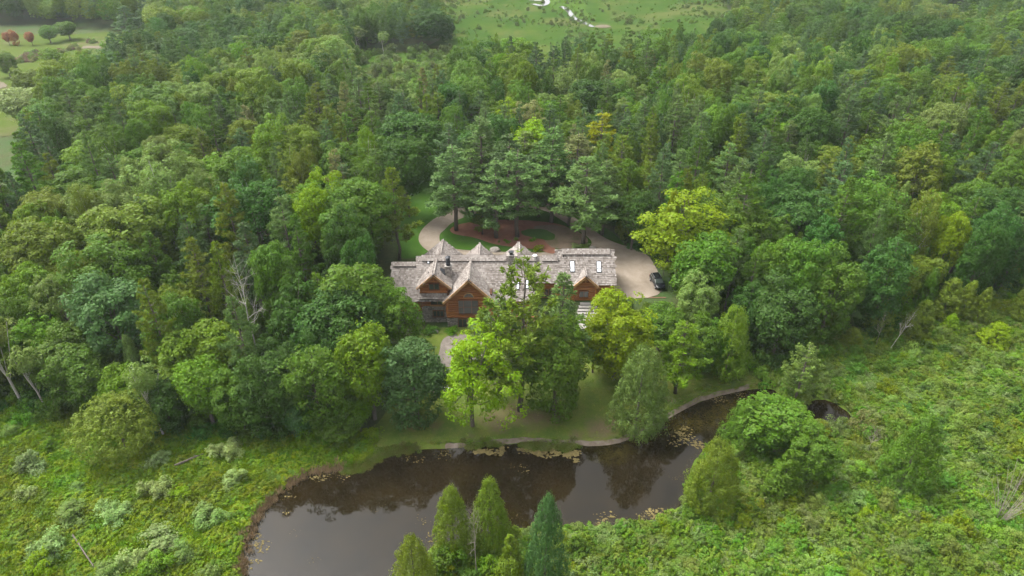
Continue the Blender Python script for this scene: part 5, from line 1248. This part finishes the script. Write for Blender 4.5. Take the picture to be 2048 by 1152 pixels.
# boulders
def boulder(px, py, s, label):
    x, y, z = at(px, py); g = np.random.default_rng(int(px)); bm = bmesh.new(); bmesh.ops.create_icosphere(bm, subdivisions=3, radius=1)
    dirs = [Vector(g.normal(size=3)).normalized() for _ in range(9)]
    for v in bm.verts:
        p = v.co.copy()
        for d in dirs:
            e = p.dot(d)
            if e > .72: p -= d*(e - .72)*.8
        v.co = Vector((p.x*s*1.3, p.y*s*.9, p.z*s*.75)) 
    me = bpy.data.meshes.new('boulder'); bm.to_mesh(me); bm.free(); me.materials.append(M['boulder']); tag(link('boulder', me, None, (x, y, z + s*.25)), label, 'boulder')
boulder(991, 502, .95, 'pale boulder on the grass between two rear gables'); boulder(870, 664, .5, 'grey boulder by the stone footing of the small gable'); boulder(1240, 592, .45, 'small boulder by the corner of the parking court'); boulder(1186, 497, .6, 'boulder among pale shrubs behind the garage wing')

# patio furniture glimpsed between the crowns
def chair(px, py, rz, label):
    x, y, z = at(px, py); z += .14; e = empty('patio_chair', (x, y, z), label, 'chair', 'white patio chairs'); e.rotation_euler = (0, 0, rz)
    def P(name, *bxs):
        b = MB()
        for q in bxs: b.box(*q)
        link(name, b.mesh(name, M['white']), e)
    P('seat', (-.35, .35, -.35, .35, .38, .5)); P('backrest', (-.35, .35, .3, .42, .5, 1.0)); P('armrest', (-.42, -.35, -.35, .38, .5, .66)); P('armrest', (.35, .42, -.35, .38, .5, .66))
    for sx in (-1, 1):
        for sy in (-1, 1): P('leg', (sx*.3 - .04, sx*.3 + .04, sy*.3 - .04, sy*.3 + .04, 0, .38))
for px, py, rz, lb in [(866, 771, .3, 'white patio chair facing the round table from the wood side'), (885, 760, -1.2, 'white patio chair behind the round table'), (893, 783, 2.6, 'white patio chair with its back to the pond'), (938, 712, .8, 'white patio chair nearer the lodge wall')]: chair(px, py, rz, lb)
x, y, z = at(880, 772); z += .14; e = empty('patio_table', (x, y, z), 'round pale table on the stone patio among white chairs', 'table')
b = MB(); b.tube([(0, 0, .70), (0, 0, .75)], [.62, .62], 20); link('table_top', b.mesh('table_top', M['white']), e); b = MB(); b.tube([(0, 0, 0), (0, 0, .05), (0, 0, .1), (0, 0, .7)], [.3, .28, .06, .06], 10); link('pedestal', b.mesh('pedestal', M['metal']), e)

# parked car
def car(px, py, rz):
    x, y, z = at(px, py); z += .11
    e = empty('parked_car', (x, y, z), 'black estate car parked at the edge of the paved court', 'car'); e.rotation_euler = (0, 0, rz)
    def loft(secs):
        """secs: (x, [(y, z) ...]) half outline from sill to centre line, mirrored"""
        bm = bmesh.new(); rings = []
        for sx, pr in secs:
            full = [(yy_, zz_) for yy_, zz_ in pr] + [(-yy_, zz_) for yy_, zz_ in reversed(pr)]
            rings.append([bm.verts.new((sx, a, c)) for a, c in full])
        n = len(rings[0])
        for r0, r1 in zip(rings, rings[1:]):
            for i in range(n): bm.faces.new((r0[i], r0[(i+1) % n], r1[(i+1) % n], r1[i]))
        bm.faces.new(rings[0][::-1]); bm.faces.new(rings[-1])
        bmesh.ops.recalc_face_normals(bm, faces=bm.faces); return bm
    def put_(name, bm, mat, par=e, sm=True):
        me = bpy.data.meshes.new(name); bm.to_mesh(me); bm.free(); me.materials.append(mat)
        if sm: me.polygons.foreach_set('use_smooth', np.ones(len(me.polygons), bool))
        o = link(name, me, par)
        if sm: me.set_sharp_from_angle(angle=R(38))
        return o
    lo = [(.80, .30), (.92, .45), (.93, .70), (.88, .92), (.80, .98)]
    B = [(-2.30, .80, .86), (-2.22, .93, .95), (-1.5, 1.0, 1.0), (0, 1.0, 1.0), (1.0, 1.0, .99), (1.7, .97, .93), (2.18, .9, .82), (2.34, .76, .70)]
    body = loft([(sx, [(a*w_, .30 + (c - .30)*h_) for a, c in lo]) for sx, w_, h_ in B]); put_('body', body, M['paint'])
    gh = loft([(-2.15, [(.76, .93), (.72, 1.10), (.66, 1.16)]), (-1.75, [(.80, .93), (.70, 1.45), (.60, 1.52)]), (-.6, [(.82, .93), (.72, 1.56), (.60, 1.62)]), (.35, [(.82, .93), (.70, 1.50), (.58, 1.56)]), (1.15, [(.80, .93), (.76, .98), (.70, 1.0)])]); put_('windows', gh, M['glass'])
    rf = loft([(-1.85, [(.70, 1.455), (.60, 1.52)]), (-1.72, [(.72, 1.49), (.60, 1.55)]), (-.6, [(.735, 1.58), (.60, 1.64)]), (.30, [(.72, 1.52), (.58, 1.58)]), (.42, [(.70, 1.49), (.56, 1.54)])]); put_('roof', rf, M['paint'])
    for s_ in (-1, 1):
        for nm, xs in (('pillar', (-1.0, -.9)), ('pillar', (-.05, .05))):
            b = MB(); b.quadbox([(xs[0], s_*.83, .92), (xs[1], s_*.83, .92), (xs[1], s_*.80, .92), (xs[0], s_*.80, .92), (xs[0], s_*.735, 1.5), (xs[1], s_*.735, 1.5), (xs[1], s_*.70, 1.5), (xs[0], s_*.70, 1.5)]); link(nm, b.mesh(nm, M['paint']), e)
        b = MB(); b.bar((-1.6, s_*.66, 1.66), (.1, s_*.66, 1.66), .05, .05); link('roof_rail', b.mesh('roof_rail', M['rim']), e)
        b = MB(); b.quadbox([(.62, s_*.88, .96), (.80, s_*.88, .96), (.80, s_*1.06, .98), (.62, s_*1.06, .98), (.62, s_*.88, 1.1), (.78, s_*.88, 1.1), (.76, s_*1.04, 1.12), (.62, s_*1.04, 1.12)]); link('mirror', b.mesh('mirror', M['paint']), e)
        b = MB(); b.quadbox([(2.14, s_*.45, .62), (2.30, s_*.45, .62), (2.12, s_*.80, .64), (1.92, s_*.82, .64), (2.10, s_*.45, .76), (2.22, s_*.45, .74), (2.02, s_*.80, .80), (1.86, s_*.82, .82)]); link('headlight', b.mesh('headlight', M['lamp']), e)
        b = MB(); b.box(-2.30, -2.12, min(s_*.55, s_*.84), max(s_*.55, s_*.84), .68, .88); link('taillight', b.mesh('taillight', M['red_lens']), e)
        for wx in (-1.42, 1.42):
            b = MB(); b.tube([(wx, s_*.68, .34), (wx, s_*.72, .34), (wx, s_*.90, .34), (wx, s_*.93, .34)], [.30, .34, .34, .30], 18); w_ = link('wheel', b.mesh('wheel', M['tyre']), e)
            b = MB(); b.tube([(wx, s_*.90, .34), (wx, s_*.945, .34)], [.2, .18], 12); link('rim', b.mesh('rim', M['rim']), w_)
    b = MB(); b.box(2.26, 2.352, -.42, .42, .42, .60); link('grille', b.mesh('grille', M['tyre']), e)
car(1314, 570, R(-82))

# ------------------------------------------------------------------ labels of the other trees
LM = [('log lodge', 1010, 550), ('pine grove', 1020, 370), ('bare dead tree', 475, 580), ('round cedar', 236, 850), ('grassy field', 120, 95), ('narrow stream', 1130, 30), ('parking court', 1285, 540), ('yellow court tree', 1345, 440),
      ('yellow tree top', 1018, 225), ('small clearing', 815, 122), ('leaning dead tree', 1640, 600), ('cedar row', 1890, 600), ('pale willow', 58, 215), ('rear lawn', 840, 400), ('forked birch', 365, 120), ('pale trunks', 1165, 140), ('spreading pine', 1700, 400), ('lime-green tree', 1920, 440), ('tawny conifer', 1935, 225), ('lime-green oak', 630, 400), ('fresh-green oak', 350, 395), ('far field', 1900, 30), ('white birch', 716, 80)]
groups = {}
for t in TREES:
    if t['label']: t['o']['label'] = t['label']; continue
    px, py, d = proj(t['x'], t['y'], t['z'] + t['H']*.75); t['px'] = px
    nm, lx, ly = min(LM, key=lambda l: (l[1] - px)**2 + ((l[2] - py)*1.6)**2); dx, dy = px - lx, (py - ly)*1.3
    a = math.degrees(math.atan2(-dy, dx)) % 360
    dr = ['right of', 'behind and right of', 'behind', 'behind and left of', 'left of', 'below and left of', 'below', 'below and right of'][int((a + 22.5)//45) % 8]
    far = 'just ' if math.hypot(dx, dy) < 90 else 'well ' if math.hypot(dx, dy) > 230 else ''
    sz = 'broad' if t['R'] > 4.6 else 'slim' if t['R'] < (1.9 if t['kind'] == 'cedar' else 3.5) else ''
    groups.setdefault((sz, SHADE[t['shade']], t['word'], far + dr, nm), []).append(t)
ORD = ['', 'second', 'third', 'fourth', 'fifth', 'sixth', 'seventh', 'eighth', 'ninth', 'tenth']; NUM = ['', 'one', 'two', 'three', 'four', 'five', 'six', 'seven', 'eight', 'nine', 'ten']
for (sz, sh, wdx, dr, nm), L in groups.items():
    base = f'{sz} {sh} {wdx} {dr} {nm}'.strip(); L.sort(key=lambda t: t['px']); n = len(L)
    for i, t in enumerate(L):
        if n == 1: t['o']['label'] = base
        elif n == 2: t['o']['label'] = base + (', left one of two' if i == 0 else ', right one of two')
        elif i == 0: t['o']['label'] = base + f', leftmost of {NUM[n] if n < 11 else "many"}'
        elif i == n - 1: t['o']['label'] = base + f', rightmost of {NUM[n] if n < 11 else "many"}'
        else: t['o']['label'] = base + f', {ORD[min(i, 9)]} from left'
for t in TREES:
    k = t['kind']
    t['o']['group'] = 'shrubs of the marsh and garden' if 'shrub' in k else {'broadleaf_tree': 'broadleaf trees of the woods', 'pine_tree': 'pines of the woods and grove', 'cedar_tree': 'cedars of the woods and shores', 'birch_tree': 'birches at the wood edges', 'dead_tree': 'bare dead trees and snags'}[NAMES[k][0]]

# ------------------------------------------------------------------ air
HAZE = 0.0001
if HAZE:
    b = MB(); b.box(-1500, 1500, -500, 1700, -5, 75)
    s = NT('haze'); v = s.n('ShaderNodeVolumePrincipled'); v.inputs['Color'].default_value = (.86, .92, 1, 1); v.inputs['Density'].default_value = HAZE; v.inputs['Anisotropy'].default_value = .2
    s.l(v.outputs[0], s.out.inputs['Volume']); tag(build(b, 'haze', s.m), kind='stuff')
